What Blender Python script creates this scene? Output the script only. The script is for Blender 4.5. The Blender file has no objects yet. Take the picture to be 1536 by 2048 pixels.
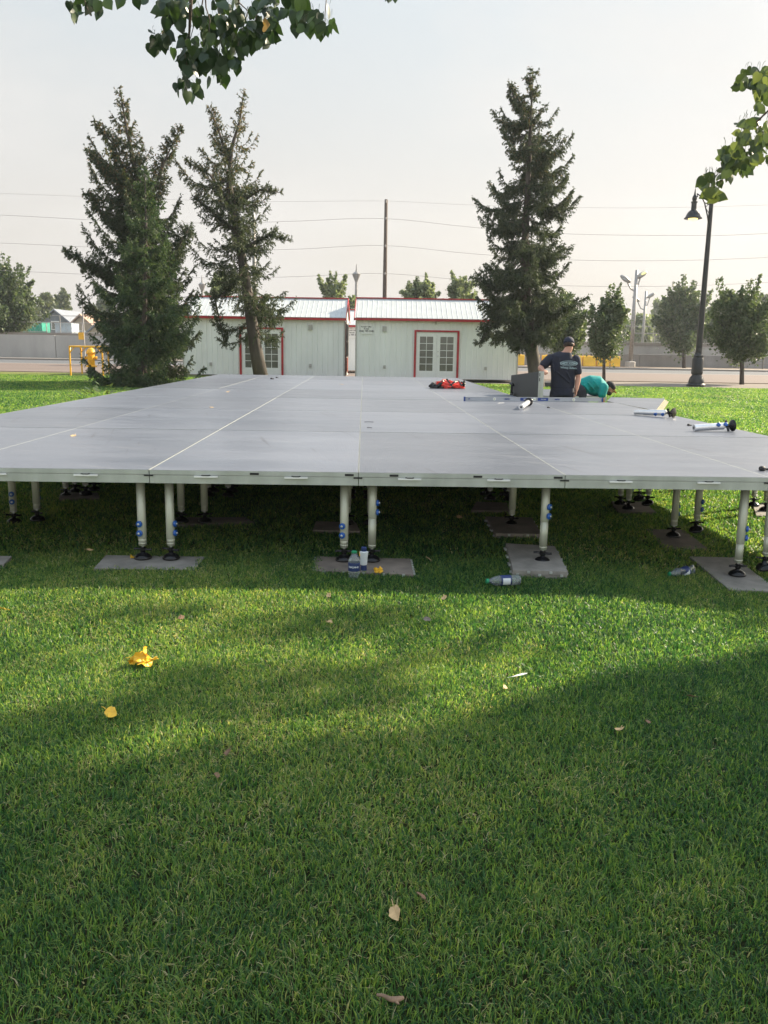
import bpy, bmesh, math, random
import numpy as np
from mathutils import Vector, Matrix
R = math.radians
random.seed(7); rng = np.random.default_rng(7)
scene = bpy.context.scene
COL = scene.collection

# ------------------------------------------------------------------ camera model
F = 1690.0; PITCH = 0.19116; ROLL = 0.01639; H = 1.30
STAGE_Z = H - 0.7146; YAW = 0.02678; SX0 = -0.152; SY0 = 4.904
PW = 1.2192; PL = 2.4384
def ray(px, py):
    a = px-768; b = py-1024
    a, b = a*math.cos(ROLL)+b*math.sin(ROLL), -a*math.sin(ROLL)+b*math.cos(ROLL)
    x = a/F; u = -b/F
    return Vector((x, math.cos(PITCH)+u*math.sin(PITCH), -math.sin(PITCH)+u*math.cos(PITCH)))
def U(px, py, Y):
    r = ray(px, py); return Vector((0, 0, H))+r*(Y/r.y)
def gz(x, y):
    t = min(1, max(0, (x-1.0)/0.9)); return -0.07*t*t*(3-2*t)
def G(px, py, z=None):
    r = ray(px, py); zz = 0 if z is None else z
    for _ in range(6):
        p = Vector((0, 0, H))+r*((H-zz)/-r.z)
        if z is not None: break
        zz = gz(p.x, p.y)
    return p
def S(c, r, z=STAGE_Z):
    x = c*PW; y = r*PL
    return Vector((SX0+x*math.cos(YAW)-y*math.sin(YAW), SY0+x*math.sin(YAW)+y*math.cos(YAW), z))

# ------------------------------------------------------------------ materials
def lin(c):
    return tuple((v/12.92 if v <= .04045 else ((v+.055)/1.055)**2.4) for v in [k/255 for k in c])
class NT:
    def __init__(s, mat): s.t = mat.node_tree; s.n = s.t.nodes; s.l = s.t.links
    def a(s, typ, **kw):
        n = s.n.new(typ)
        for k, v in kw.items():
            if k.startswith('_'): setattr(n, k[1:], v)
            else:
                key = int(k[1:]) if k[0] == 'i' and k[1:].isdigit() else k.replace('__', ' ')
                if hasattr(v, 'is_output') or isinstance(v, bpy.types.NodeSocket): s.l.new(v, n.inputs[key])
                else: n.inputs[key].default_value = v
        return n
def noise(t, scale, detail=5, rough=.6, vec=None, stretch=None):
    tc = t.a('ShaderNodeTexCoord') if vec is None else None
    v = tc.outputs['Object'] if vec is None else vec
    if stretch:
        m = t.a('ShaderNodeMapping', Vector=v); m.inputs['Scale'].default_value = stretch; v = m.outputs[0]
    return t.a('ShaderNodeTexNoise', Vector=v, Scale=scale, Detail=detail, Roughness=rough)
def ramp(t, fac, stops):
    r = t.a('ShaderNodeValToRGB', Fac=fac); e = r.color_ramp.elements
    while len(e) < len(stops): e.new(0.5)
    for el, (p, c) in zip(e, stops): el.position = p; el.color = (*c, 1) if len(c) == 3 else c
    return r.outputs[0]
def mat(name, col, rough=.6, metal=0, spec=.5, var=.18, scale=6, bump=0, bscale=40, col2=None, stretch=None, emit=None, coat=0):
    m = bpy.data.materials.new(name); m.use_nodes = True; t = NT(m); b = t.n['Principled BSDF']
    n = noise(t, scale, stretch=stretch)
    c2 = col2 or tuple(v*(1-var) for v in col)
    c = ramp(t, n.outputs[0], [(.32, c2), (.68, tuple(min(1, v*(1+var*.4)) for v in col))])
    t.l.new(c, b.inputs['Base Color'])
    rr = t.a('ShaderNodeMapRange', Value=n.outputs[0]); rr.inputs[3].default_value = max(.02, rough*.85); rr.inputs[4].default_value = min(1, rough*1.15)
    t.l.new(rr.outputs[0], b.inputs['Roughness'])
    b.inputs['Metallic'].default_value = metal; b.inputs['Specular IOR Level'].default_value = spec
    b.inputs['Coat Weight'].default_value = coat
    if bump:
        n2 = noise(t, bscale); bb = t.a('ShaderNodeBump', Height=n2.outputs[0], Strength=bump, Distance=.01)
        t.l.new(bb.outputs[0], b.inputs['Normal'])
    if emit: b.inputs['Emission Color'].default_value = (*emit[0], 1); b.inputs['Emission Strength'].default_value = emit[1]
    return m
def leafmat(name, stops, trans=.35, rough=.55, spec=.3, tcol=None):
    """foliage: colour from the per-leaf attribute 'rnd', part of the light passes through"""
    m = bpy.data.materials.new(name); m.use_nodes = True; t = NT(m); b = t.n['Principled BSDF']; o = t.n['Material Output']
    at = t.a('ShaderNodeAttribute', _attribute_name='rnd')
    c = ramp(t, at.outputs['Fac'], stops)
    t.l.new(c, b.inputs['Base Color']); b.inputs['Roughness'].default_value = rough; b.inputs['Specular IOR Level'].default_value = spec
    mx = t.a('ShaderNodeMix', _data_type='RGBA', _blend_type='MULTIPLY'); mx.inputs[0].default_value = 1
    t.l.new(c, mx.inputs[6]); mx.inputs[7].default_value = (*(tcol or (1.6, 1.7, .8)), 1)
    tr = t.a('ShaderNodeBsdfTranslucent', Color=mx.outputs[2])
    ms = t.a('ShaderNodeMixShader', Fac=trans); t.l.new(b.outputs[0], ms.inputs[1]); t.l.new(tr.outputs[0], ms.inputs[2])
    t.l.new(ms.outputs[0], o.inputs['Surface'])
    return m
M = {}
M['grass'] = leafmat('grass_blades', [(0, (.014, .056, .028)), (.3, (.054, .142, .046)), (.7, (.205, .292, .076)), (.86, (.29, .32, .10)), (.93, (.42, .37, .20)), (1, (.62, .54, .37))], trans=.5, rough=.4, spec=.3, tcol=(1.8, 1.9, .85))
M['spruce'] = leafmat('spruce_needles', [(0, (.026, .040, .026)), (.5, (.052, .072, .042)), (.85, (.085, .100, .052)), (1, (.18, .11, .06))], trans=.25, rough=.6, spec=.3)
M['spruce_young'] = leafmat('young_spruce_needles', [(0, (.020, .044, .025)), (.5, (.046, .082, .038)), (1, (.15, .18, .075))], trans=.3, rough=.6, spec=.3)
M['spruce_thin'] = leafmat('thin_spruce_needles', [(0, (.026, .040, .026)), (.5, (.050, .068, .040)), (.88, (.095, .105, .058)), (1, (.20, .13, .07))], trans=.3, rough=.6, spec=.3)
M['leaf'] = leafmat('street_tree_leaves', [(0, (.036, .058, .032)), (.5, (.075, .108, .056)), (1, (.17, .20, .125))], trans=.33, rough=.5)
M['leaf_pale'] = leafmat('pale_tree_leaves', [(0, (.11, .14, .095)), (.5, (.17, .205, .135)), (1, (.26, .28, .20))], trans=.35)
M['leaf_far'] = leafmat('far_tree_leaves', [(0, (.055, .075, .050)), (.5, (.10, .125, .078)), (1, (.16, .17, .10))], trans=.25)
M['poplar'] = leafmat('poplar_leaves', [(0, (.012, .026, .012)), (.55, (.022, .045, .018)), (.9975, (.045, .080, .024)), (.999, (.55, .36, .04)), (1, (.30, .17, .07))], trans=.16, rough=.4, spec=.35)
M['poplar_light'] = leafmat('sunlit_poplar_leaves', [(0, (.030, .050, .026)), (.6, (.065, .095, .045)), (.97, (.12, .15, .06)), (.985, (.30, .24, .08)), (1, (.18, .12, .06))], trans=.35, rough=.4, spec=.4, tcol=(1.5, 1.5, .7))  # lit copy of the darker poplar leaves, sunlight put into the colour
M['bark'] = mat('bark', (.16, .13, .11), .9, var=.5, scale=9, bump=.8, bscale=25, stretch=(1, 1, .3))
M['bark_grey'] = mat('bark_grey', (.085, .072, .062), .9, var=.45, scale=7, bump=.8, bscale=22, stretch=(1, 1, .3))
M['twig'] = mat('twig_bark', (.10, .075, .055), .85, var=.3)
M['alu'] = mat('aluminium', (.50, .53, .50), .42, metal=.55, var=.22, scale=5, stretch=(1, 1, .4), bump=.05)
M['alu_tube'] = mat('anodised_tube', (.45, .46, .37), .44, metal=.3, var=.18, scale=5, stretch=(1, 1, .25))
M['alu_bright'] = mat('bright_aluminium', (.80, .80, .80), .25, metal=.65, var=.1, scale=10)
M['stickbark'] = mat('stick_bark', (.26, .17, .11), .85, var=.5, scale=60)
M['white_edge'] = mat('pale_edge', (.80, .78, .70), .5, var=.2)
M['black'] = mat('black_rubber', (.008, .008, .009), .25, var=.3, spec=.35)
M['blackmatt'] = mat('black_plastic', (.012, .012, .013), .6, var=.3)
M['knob'] = mat('blue_plastic', (.006, .085, .36), .32, var=.2, spec=.6)
M['steel'] = mat('steel', (.6, .6, .6), .3, metal=1, var=.2)
M['red'] = mat('red_paint', (.42, .022, .030), .45, var=.3, scale=3)
M['siding'] = mat('pale_siding', (.74, .76, .735), .55, var=.10, scale=1.2, stretch=(1, 1, .3))
M['roofmetal'] = mat('white_roof_metal', (.50, .53, .53), .6, var=.10, scale=2)
M['gable'] = mat('gable_board', (.42, .41, .38), .7, var=.2)
M['white'] = mat('white_paint', (.74, .75, .72), .45, var=.06)
M['cream'] = mat('cream_wood', (.30, .27, .18), .7, var=.25, scale=20)
M['yellow'] = mat('yellow_paint', (.78, .40, .015), .45, var=.2, scale=5, bump=.1)
M['yellow_block'] = mat('yellow_plastic', (.86, .50, .03), .5, var=.16, scale=1.5)
M['lampblack'] = mat('dark_lamp_metal', (.008, .010, .011), .38, var=.3, spec=.4)
M['galv'] = mat('galvanised', (.33, .32, .31), .5, metal=.4, var=.25)
M['polewood'] = mat('pole_wood', (.085, .062, .048), .85, var=.4, scale=3, stretch=(4, 4, .3))
M['wire'] = mat('wire', (.25, .24, .23), .7)
M['text'] = mat('black_lettering', (.02, .02, .025), .6)
M['navy'] = mat('navy_cotton', (.014, .018, .034), .85, var=.35, scale=12, bump=.5, bscale=18)
M['navyp'] = mat('navy_trousers', (.018, .023, .045), .85, var=.35, scale=9, bump=.5, bscale=16)
M['teal'] = mat('teal_cotton', (.0, .27, .25), .8, var=.3, scale=8, bump=.5, bscale=16)
M['darkcloth'] = mat('dark_cloth', (.030, .032, .045), .85, var=.3)
M['skin'] = mat('skin', (.46, .24, .165), .5, var=.15, scale=14)
M['hair'] = mat('dark_hair', (.035, .022, .015), .7, var=.4, scale=60)
M['logo'] = mat('pale_print', (.30, .40, .42), .7)
M['capblack'] = mat('black_cap_cloth', (.012, .012, .014), .8)
M['caporange'] = mat('orange_cap_cloth', (.45, .07, .03), .8)
M['redbag'] = mat('red_nylon', (.70, .035, .018), .4, var=.35, scale=9, bump=.6, bscale=14)
M['blackbag'] = mat('black_nylon', (.015, .015, .016), .45, bump=.5, bscale=14)
M['pad'] = mat('pad_plywood', (.20, .168, .140), .85, var=.35, scale=7, bump=.3, bscale=60)
M['padgrey'] = mat('pad_grey', (.24, .225, .20), .85, var=.3, scale=9, bump=.3, bscale=60)
M['blue'] = mat('blue_enamel', (.012, .05, .24), .4, var=.1)
M['boxgrey'] = mat('level_grey', (.40, .43, .47), .38, metal=.5, var=.12)
M['vial'] = mat('vial', (.62, .66, .36), .3)
M['deck_dark'] = mat('deck_underside', (.050, .054, .054), .55, var=.15, scale=2)
M['concrete'] = mat('concrete', (.37, .36, .34), .85, var=.22, scale=.6, bump=.2, bscale=8, stretch=(1, 1, .35))
M['concrete2'] = mat('concrete_lower', (.27, .26, .25), .85, var=.25, scale=.5, bump=.2, bscale=8, stretch=(1, 1, .35))
M['leafy'] = mat('yellow_leaf', (.78, .46, .03), .5, var=.2, scale=30)
M['leaft'] = mat('tan_leaf', (.52, .36, .18), .7, var=.3, scale=30)
M['leafb'] = mat('brown_leaf', (.17, .10, .055), .8, var=.3, scale=30)
M['feather'] = mat('white_feather', (.75, .74, .70), .8)
M['green_c'] = mat('green_metal', (.02, .28, .20), .5, scale=.8)
M['grey_c'] = mat('blue_grey_metal', (.40, .46, .52), .5, scale=.8)
M['housetan'] = mat('tan_siding', (.42, .34, .25), .8, scale=.5)
M['housegrey'] = mat('grey_siding', (.16, .18, .20), .8, scale=.5)
M['shingle'] = mat('grey_shingles', (.20, .22, .26), .9, scale=.8)
M['shingletan'] = mat('tan_shingles', (.40, .27, .20), .9, scale=.8)
M['redmetal'] = mat('rusty_red', (.30, .06, .03), .7)
def glassmat(name, col, trans=.0, rough=.08):
    m = bpy.data.materials.new(name); m.use_nodes = True; t = NT(m); b = t.n['Principled BSDF']
    n = noise(t, 3); t.l.new(ramp(t, n.outputs[0], [(.3, tuple(v*.6 for v in col)), (.7, col)]), b.inputs['Base Color'])
    b.inputs['Roughness'].default_value = rough; b.inputs['Transmission Weight'].default_value = trans
    return m
M['pane'] = glassmat('window_pane', (.17, .17, .14))
M['bottle'] = glassmat('clear_bottle', (.75, .85, .86), trans=.85, rough=.06)
M['cap'] = mat('green_cap', (.01, .22, .10), .4)
M['label'] = mat('blue_label', (.012, .03, .12), .5)
M['labelw'] = mat('white_label', (.62, .66, .68), .6)
M['lampglow'] = mat('lit_lamp_glass', (1, .85, .35), .4, emit=((1, .78, .22), 1.1))
M['headglow'] = mat('lamp_head_glass', (.75, .72, .35), .3, emit=((.9, .85, .3), .35))

def deckmat():
    m = bpy.data.materials.new('coated_deck_board'); m.use_nodes = True; t = NT(m); b = t.n['Principled BSDF']
    geo = t.a('ShaderNodeNewGeometry'); pos = geo.outputs['Position']
    oi = t.a('ShaderNodeObjectInfo')
    n1 = noise(t, 1.1, 6, .62, vec=pos, stretch=(.35, 1.6, 1)); n2 = noise(t, 6, 5, .6, vec=pos, stretch=(.5, 1, 1)); n3 = noise(t, 60, 3, .6, vec=pos)
    c = ramp(t, n1.outputs[0], [(.25, (.100, .116, .150)), (.75, (.146, .162, .200))])
    c2 = ramp(t, n2.outputs[0], [(.35, (.90, .90, .91)), (.8, (1.08, 1.08, 1.06))])
    mx = t.a('ShaderNodeMix', _data_type='RGBA', _blend_type='MULTIPLY'); mx.inputs[0].default_value = 1
    t.l.new(c, mx.inputs[6]); t.l.new(c2, mx.inputs[7])
    v = t.a('ShaderNodeMapRange', Value=oi.outputs['Random']); v.inputs[3].default_value = .82; v.inputs[4].default_value = 1.15
    mv = t.a('ShaderNodeMix', _data_type='RGBA', _blend_type='MULTIPLY'); mv.inputs[0].default_value = 1
    t.l.new(mx.outputs[2], mv.inputs[6]); t.l.new(v.outputs[0], mv.inputs[7])
    # pale scuffs and specks
    sp = noise(t, 45, 2, .5, vec=pos); s2 = ramp(t, sp.outputs[0], [(.70, (0, 0, 0)), (.76, (1, 1, 1))])
    sc = t.a('ShaderNodeMix', _data_type='RGBA'); t.l.new(s2, sc.inputs[0]); t.l.new(mv.outputs[2], sc.inputs[6]); sc.inputs[7].default_value = (.22, .21, .20, 1)
    # thin pale drag scratches in two directions, and dull foot smudges
    last = sc.outputs[2]
    for st, rz, colr in (((.06, 2.2, 1), .5, (.26, .26, .27)), ((1.8, .05, 1), -.25, (.05, .05, .06))):
        mp_ = t.a('ShaderNodeMapping', Vector=pos); mp_.inputs['Rotation'].default_value = (0, 0, rz)
        ns = noise(t, 16, 2, .5, vec=mp_.outputs[0], stretch=st); f_ = ramp(t, ns.outputs[0], [(.69, (0, 0, 0)), (.73, (.45, .45, .45))])
        q_ = t.a('ShaderNodeMix', _data_type='RGBA'); t.l.new(f_, q_.inputs[0]); t.l.new(last, q_.inputs[6]); q_.inputs[7].default_value = (*colr, 1); last = q_.outputs[2]
    t.l.new(last, b.inputs['Base Color'])
    r = t.a('ShaderNodeMapRange', Value=n2.outputs[0]); r.inputs[1].default_value = .3; r.inputs[2].default_value = .75; r.inputs[3].default_value = .30; r.inputs[4].default_value = .42
    t.l.new(r.outputs[0], b.inputs['Roughness'])
    b.inputs['Specular IOR Level'].default_value = .55
    # the wire-mesh print of the coating
    tc = t.a('ShaderNodeTexCoord')
    w1 = t.a('ShaderNodeTexWave', Vector=tc.outputs['Object'], Scale=26, _bands_direction='X'); w2 = t.a('ShaderNodeTexWave', Vector=tc.outputs['Object'], Scale=26, _bands_direction='Y')
    ad = t.a('ShaderNodeMath', _operation='ADD', i0=w1.outputs[1], i1=w2.outputs[1])
    ad2 = t.a('ShaderNodeMath', _operation='MULTIPLY_ADD', i0=n3.outputs[0], i1=.8, i2=ad.outputs[0])
    bb = t.a('ShaderNodeBump', Height=ad2.outputs[0], Strength=.12, Distance=.004); t.l.new(bb.outputs[0], b.inputs['Normal'])
    return m
M['deck'] = deckmat()
def lawnmat():
    m = bpy.data.materials.new('lawn_ground'); m.use_nodes = True; t = NT(m); b = t.n['Principled BSDF']
    pos = t.a('ShaderNodeNewGeometry').outputs['Position']
    a = noise(t, 55, 6, .75, vec=pos); c = noise(t, .5, 5, .6, vec=pos); d = noise(t, 3.0, 6, .7, vec=pos, stretch=(.6, 1, 1))
    c1 = ramp(t, a.outputs[0], [(.25, (.050, .064, .022)), (.5, (.125, .155, .042)), (.75, (.21, .225, .075))])
    c2 = ramp(t, c.outputs[0], [(.35, (.80, .95, .8)), (.65, (1.3, 1.15, 1.1))])
    c3 = ramp(t, d.outputs[0], [(.3, (.75, .8, .8)), (.7, (1.3, 1.25, 1.2))])
    m1 = t.a('ShaderNodeMix', _data_type='RGBA', _blend_type='MULTIPLY'); m1.inputs[0].default_value = 1; t.l.new(c1, m1.inputs[6]); t.l.new(c2, m1.inputs[7])
    m2 = t.a('ShaderNodeMix', _data_type='RGBA', _blend_type='MULTIPLY'); m2.inputs[0].default_value = 1; t.l.new(m1.outputs[2], m2.inputs[6]); t.l.new(c3, m2.inputs[7])
    # under the modelled blades near the stage the soil and thatch show, farther off the sheet is the turf itself
    sp = t.a('ShaderNodeSeparateXYZ', Vector=pos); mr = t.a('ShaderNodeMapRange', Value=sp.outputs['Y']); mr.inputs[1].default_value = 5; mr.inputs[2].default_value = 13
    m3 = t.a('ShaderNodeMix', _data_type='RGBA'); t.l.new(mr.outputs[0], m3.inputs[0]); t.l.new(ramp(t, a.outputs[0], [(.3, (.022, .026, .010)), (.55, (.045, .052, .018)), (.75, (.11, .085, .045))]), m3.inputs[6]); t.l.new(m2.outputs[2], m3.inputs[7])
    t.l.new(m3.outputs[2], b.inputs['Base Color']); b.inputs['Roughness'].default_value = .9; b.inputs['Specular IOR Level'].default_value = .15
    bb = t.a('ShaderNodeBump', Height=a.outputs[0], Strength=.9, Distance=.03); t.l.new(bb.outputs[0], b.inputs['Normal'])
    return m
M['lawn'] = lawnmat()
M['road'] = mat('road_surface', (.150, .115, .098), .85, var=.18, scale=.35, bump=.3, bscale=30, stretch=(.3, 1, 1))
M['road2'] = mat('grey_asphalt', (.095, .102, .112), .85, var=.15, scale=.4, bump=.3, bscale=30, stretch=(.2, 1, 1))
M['pave'] = mat('pavement_concrete', (.165, .14, .115), .85, var=.15, scale=.6, bump=.2, bscale=20)
M['pale'] = mat('pale_concrete', (.24, .215, .19), .85, var=.1, scale=.5)
M['dirt'] = mat('dirt', (.19, .14, .10), .95, var=.3, scale=1.2, bump=.4, bscale=12)
M['farground'] = mat('far_ground', (.12, .13, .08), .95, var=.3, scale=.05)

# ------------------------------------------------------------------ mesh helpers
class MB:
    def __init__(s): s.v = []; s.f = []; s.mi = []; s.cur = 0
    def add(s, vs, fs):
        o = len(s.v); s.v += [tuple(v) for v in vs]; s.f += [tuple(i+o for i in f) for f in fs]; s.mi += [s.cur]*len(fs); return s
    def box(s, a, b, rot=None, org=None):
        (x0, y0, z0), (x1, y1, z1) = a, b
        vs = [Vector(p) for p in ((x0, y0, z0), (x1, y0, z0), (x1, y1, z0), (x0, y1, z0), (x0, y0, z1), (x1, y0, z1), (x1, y1, z1), (x0, y1, z1))]
        if rot is not None: vs = [rot @ v for v in vs]
        if org is not None: vs = [v+Vector(org) for v in vs]
        return s.add(vs, [(0, 3, 2, 1), (4, 5, 6, 7), (0, 1, 5, 4), (1, 2, 6, 5), (2, 3, 7, 6), (3, 0, 4, 7)])
    def tube(s, pts, rad, n=10, cap=True, flat=None, ref=None):
        pts = [Vector(p) for p in pts]; m = len(pts)
        if not hasattr(rad, '__len__'): rad = [rad]*m
        up = None; rings = []
        for i, p in enumerate(pts):
            d = (pts[min(i+1, m-1)]-pts[max(i-1, 0)])
            d = d.normalized() if d.length > 1e-9 else Vector((0, 0, 1))
            if up is None:
                r0 = Vector(ref) if ref is not None else (Vector((1, 0, 0)) if abs(d.x) < .9 else Vector((0, 1, 0)))
                up = (r0-d*r0.dot(d)).normalized()
            else: up = (up-d*up.dot(d)).normalized()
            sd = d.cross(up); r = rad[i]; ra, rb = (r if hasattr(r, '__len__') else (r, r))
            rings.append([p+up*(math.cos(2*math.pi*k/n)*ra)+sd*(math.sin(2*math.pi*k/n)*rb) for k in range(n)])
        vs = [v for rg in rings for v in rg]
        fs = [(i*n+k, i*n+(k+1) % n, (i+1)*n+(k+1) % n, (i+1)*n+k) for i in range(m-1) for k in range(n)]
        if cap: fs += [tuple(range(n))[::-1], tuple((m-1)*n+k for k in range(n))]
        return s.add(vs, fs)
    def ell(s, c, r, n=14, m=9, rot=None):
        vs = []; c = Vector(c)
        for i in range(1, m):
            th = math.pi*i/m
            for k in range(n):
                ph = 2*math.pi*k/n; v = Vector((r[0]*math.sin(th)*math.cos(ph), r[1]*math.sin(th)*math.sin(ph), r[2]*math.cos(th)))
                vs.append(c+(rot @ v if rot is not None else v))
        t = Vector((0, 0, r[2])); 
        if rot is not None: t = rot @ t
        vs += [c+t, c-t]; T = (m-1)*n
        fs = [(i*n+k, (i+1)*n+k, (i+1)*n+(k+1) % n, i*n+(k+1) % n) for i in range(m-2) for k in range(n)]
        fs += [(T, k, (k+1) % n) for k in range(n)]+[(T+1, (m-2)*n+(k+1) % n, (m-2)*n+k) for k in range(n)]
        return s.add(vs, fs)
    def lathe(s, prof, n=20, org=(0, 0, 0), rot=None):
        o = Vector(org); vs = []
        for r, z in prof:
            for k in range(n):
                v = Vector((r*math.cos(2*math.pi*k/n), r*math.sin(2*math.pi*k/n), z)); vs.append(o+(rot @ v if rot is not None else v))
        m = len(prof)
        fs = [(i*n+k, i*n+(k+1) % n, (i+1)*n+(k+1) % n, (i+1)*n+k) for i in range(m-1) for k in range(n)]
        fs += [tuple(range(n))[::-1], tuple((m-1)*n+k for k in range(n))]
        return s.add(vs, fs)
    def prism(s, poly, d):
        d = Vector(d); poly = [Vector(p) for p in poly]; n = len(poly)
        return s.add(poly+[p+d for p in poly], [tuple(range(n))[::-1], tuple(range(n, 2*n))]+[(k, (k+1) % n, n+(k+1) % n, n+k) for k in range(n)])
    def build(s, name, m, parent=None, smooth=False, bevel=0, loc=None):
        me = bpy.data.meshes.new(name); me.from_pydata(s.v, [], s.f)
        ms = m if isinstance(m, (list, tuple)) else [m]
        for k in ms: me.materials.append(k)
        if len(ms) > 1: me.polygons.foreach_set('material_index', s.mi)
        if smooth: me.polygons.foreach_set('use_smooth', [True]*len(me.polygons))
        me.validate(); me.update()
        o = bpy.data.objects.new(name, me); COL.objects.link(o)
        if parent is not None: o.parent = parent
        if loc is not None: o.location = loc
        if smooth == 'auto':
            for p in me.polygons: p.use_smooth = True
            mod = o.modifiers.new('ws', 'EDGE_SPLIT'); mod.split_angle = R(38)
        if bevel:
            b = o.modifiers.new('bevel', 'BEVEL'); b.width = bevel; b.segments = 2; b.limit_method = 'ANGLE'
        return o
def tag(o, label=None, cat=None, group=None, kind=None):
    if label: o['label'] = label
    if cat: o['category'] = cat
    if group: o['group'] = group
    if kind: o['kind'] = kind
    return o
def empty(name, loc, label, cat, group=None, rz=0):
    o = bpy.data.objects.new(name, None); COL.objects.link(o); o.location = loc; o.rotation_euler = (0, 0, rz); o.empty_display_size = .2
    return tag(o, label, cat, group)
def inst(name, me, parent, loc=(0, 0, 0), rz=0, mods=None):
    o = bpy.data.objects.new(name, me); COL.objects.link(o); o.parent = parent; o.location = loc; o.rotation_euler = (0, 0, rz); return o
def off(o, pts): return o
def npmesh(name, V, Fc, m, rnd=None, parent=None, quads=False):
    """V (n,3) array, Fc (m,k) face array of equal size; rnd per-vertex value"""
    me = bpy.data.meshes.new(name); k = Fc.shape[1]
    me.vertices.add(len(V)); me.vertices.foreach_set('co', np.ascontiguousarray(V, dtype=np.float32).ravel())
    me.loops.add(Fc.size); me.loops.foreach_set('vertex_index', np.ascontiguousarray(Fc, dtype=np.int32).ravel())
    me.polygons.add(len(Fc)); me.polygons.foreach_set('loop_start', np.arange(0, Fc.size, k, dtype=np.int32)); me.polygons.foreach_set('loop_total', np.full(len(Fc), k, dtype=np.int32))
    me.update(calc_edges=True)
    if rnd is not None:
        at = me.attributes.new('rnd', 'FLOAT', 'POINT'); at.data.foreach_set('value', np.ascontiguousarray(rnd, dtype=np.float32))
    me.materials.append(m); o = bpy.data.objects.new(name, me); COL.objects.link(o)
    if parent is not None: o.parent = parent
    return o
def rel(pts, o): return [Vector(p)-Vector(o) for p in pts]
def text(s, size, m, parent, mtx, name='lettering', ext=.0015, bold=0):
    c = bpy.data.curves.new(name, 'FONT'); c.body = s; c.size = size; c.align_x = 'CENTER'; c.align_y = 'CENTER'; c.extrude = ext; c.offset = bold
    t = bpy.data.objects.new(name, c); COL.objects.link(t); bpy.context.view_layer.update()
    me = bpy.data.meshes.new_from_object(t.evaluated_get(bpy.context.evaluated_depsgraph_get()))
    bpy.data.objects.remove(t); me.materials.clear(); me.materials.append(m)
    o = bpy.data.objects.new(name, me); COL.objects.link(o); o.parent = parent; o.matrix_local = mtx
    return o
FACE_CAM = Matrix.Rotation(R(90), 4, 'X')     # text facing -Y

# ------------------------------------------------------------------ world, sun, camera
AZ = R(58.6); EL = R(28.5)
SUN = Vector((math.cos(EL)*math.sin(AZ), math.cos(EL)*math.cos(AZ), math.sin(EL)))
w = bpy.data.worlds.new('World'); scene.world = w; w.use_nodes = True
t = NT(w); bg = t.n['Background']
sky = t.a('ShaderNodeTexSky'); sky.sky_type = 'NISHITA'; sky.sun_disc = False; sky.sun_elevation = EL; sky.sun_rotation = AZ
sky.air_density = 1.2; sky.dust_density = 4; sky.ozone_density = 1
tc = t.a('ShaderNodeTexCoord'); sep = t.a('ShaderNodeSeparateXYZ', Vector=tc.outputs['Generated'])
mp = t.a('ShaderNodeMapping', Vector=tc.outputs['Generated']); mp.inputs['Scale'].default_value = (1, 1, 2.6); mp.inputs['Location'].default_value = (1.3, .4, .2)
cn = t.a('ShaderNodeTexNoise', Vector=mp.outputs[0], Scale=2.1, Detail=7, Roughness=.55)
smoke = ramp(t, sep.outputs['Z'], [(0, (3.0, 2.76, 2.50)), (.14, (3.05, 2.88, 2.70)), (.40, (2.75, 3.06, 3.22)), (.62, (2.4, 2.9, 3.4)), (1, (2.2, 3.0, 4.0))])
cl = ramp(t, cn.outputs[0], [(.42, (0, 0, 0)), (.66, (1, 1, 1))])
mx = t.a('ShaderNodeMix', _data_type='RGBA'); mx.inputs[0].default_value = .9; t.l.new(sky.outputs[0], mx.inputs[6]); t.l.new(smoke, mx.inputs[7])
mf = t.a('ShaderNodeMath', _operation='MULTIPLY', i0=cl, i1=.7)
mc = t.a('ShaderNodeMix', _data_type='RGBA'); t.l.new(mf.outputs[0], mc.inputs[0]); t.l.new(mx.outputs[2], mc.inputs[6]); mc.inputs[7].default_value = (3.45, 3.35, 3.25, 1)
# thick smoke scatters forward: brighter round the sun; sky gain behind the camera is added to fill shaded fronts
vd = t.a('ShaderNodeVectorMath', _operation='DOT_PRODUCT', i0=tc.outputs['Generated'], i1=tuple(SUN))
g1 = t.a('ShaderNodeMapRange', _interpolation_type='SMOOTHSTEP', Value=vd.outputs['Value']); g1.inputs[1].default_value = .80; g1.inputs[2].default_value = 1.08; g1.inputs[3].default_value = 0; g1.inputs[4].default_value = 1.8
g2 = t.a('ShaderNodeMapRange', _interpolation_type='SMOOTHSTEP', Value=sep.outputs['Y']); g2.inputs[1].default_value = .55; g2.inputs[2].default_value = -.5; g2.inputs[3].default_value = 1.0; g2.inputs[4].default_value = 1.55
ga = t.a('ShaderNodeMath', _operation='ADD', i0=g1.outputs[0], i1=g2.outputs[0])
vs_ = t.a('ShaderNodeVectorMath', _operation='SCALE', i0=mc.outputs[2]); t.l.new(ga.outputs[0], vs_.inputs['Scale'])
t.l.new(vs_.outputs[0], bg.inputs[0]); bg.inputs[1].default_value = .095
sl = bpy.data.lights.new('sun', 'SUN'); sl.energy = 5.0; sl.angle = R(.6); sl.color = (1, .85, .64)
so = bpy.data.objects.new('sun', sl); COL.objects.link(so); so.location = (20, 12, 30); so.rotation_euler = SUN.to_track_quat('Z', 'Y').to_euler()
cd = bpy.data.cameras.new('camera'); cam = bpy.data.objects.new('camera', cd); COL.objects.link(cam); scene.camera = cam
cd.sensor_fit = 'VERTICAL'; cd.sensor_height = 36; cd.lens = F/2048*36; cd.clip_start = .05; cd.clip_end = 3000
fw = Vector((0, math.cos(PITCH), -math.sin(PITCH))); up0 = Vector((0, math.sin(PITCH), math.cos(PITCH))); r0 = Vector((1, 0, 0))
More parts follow.
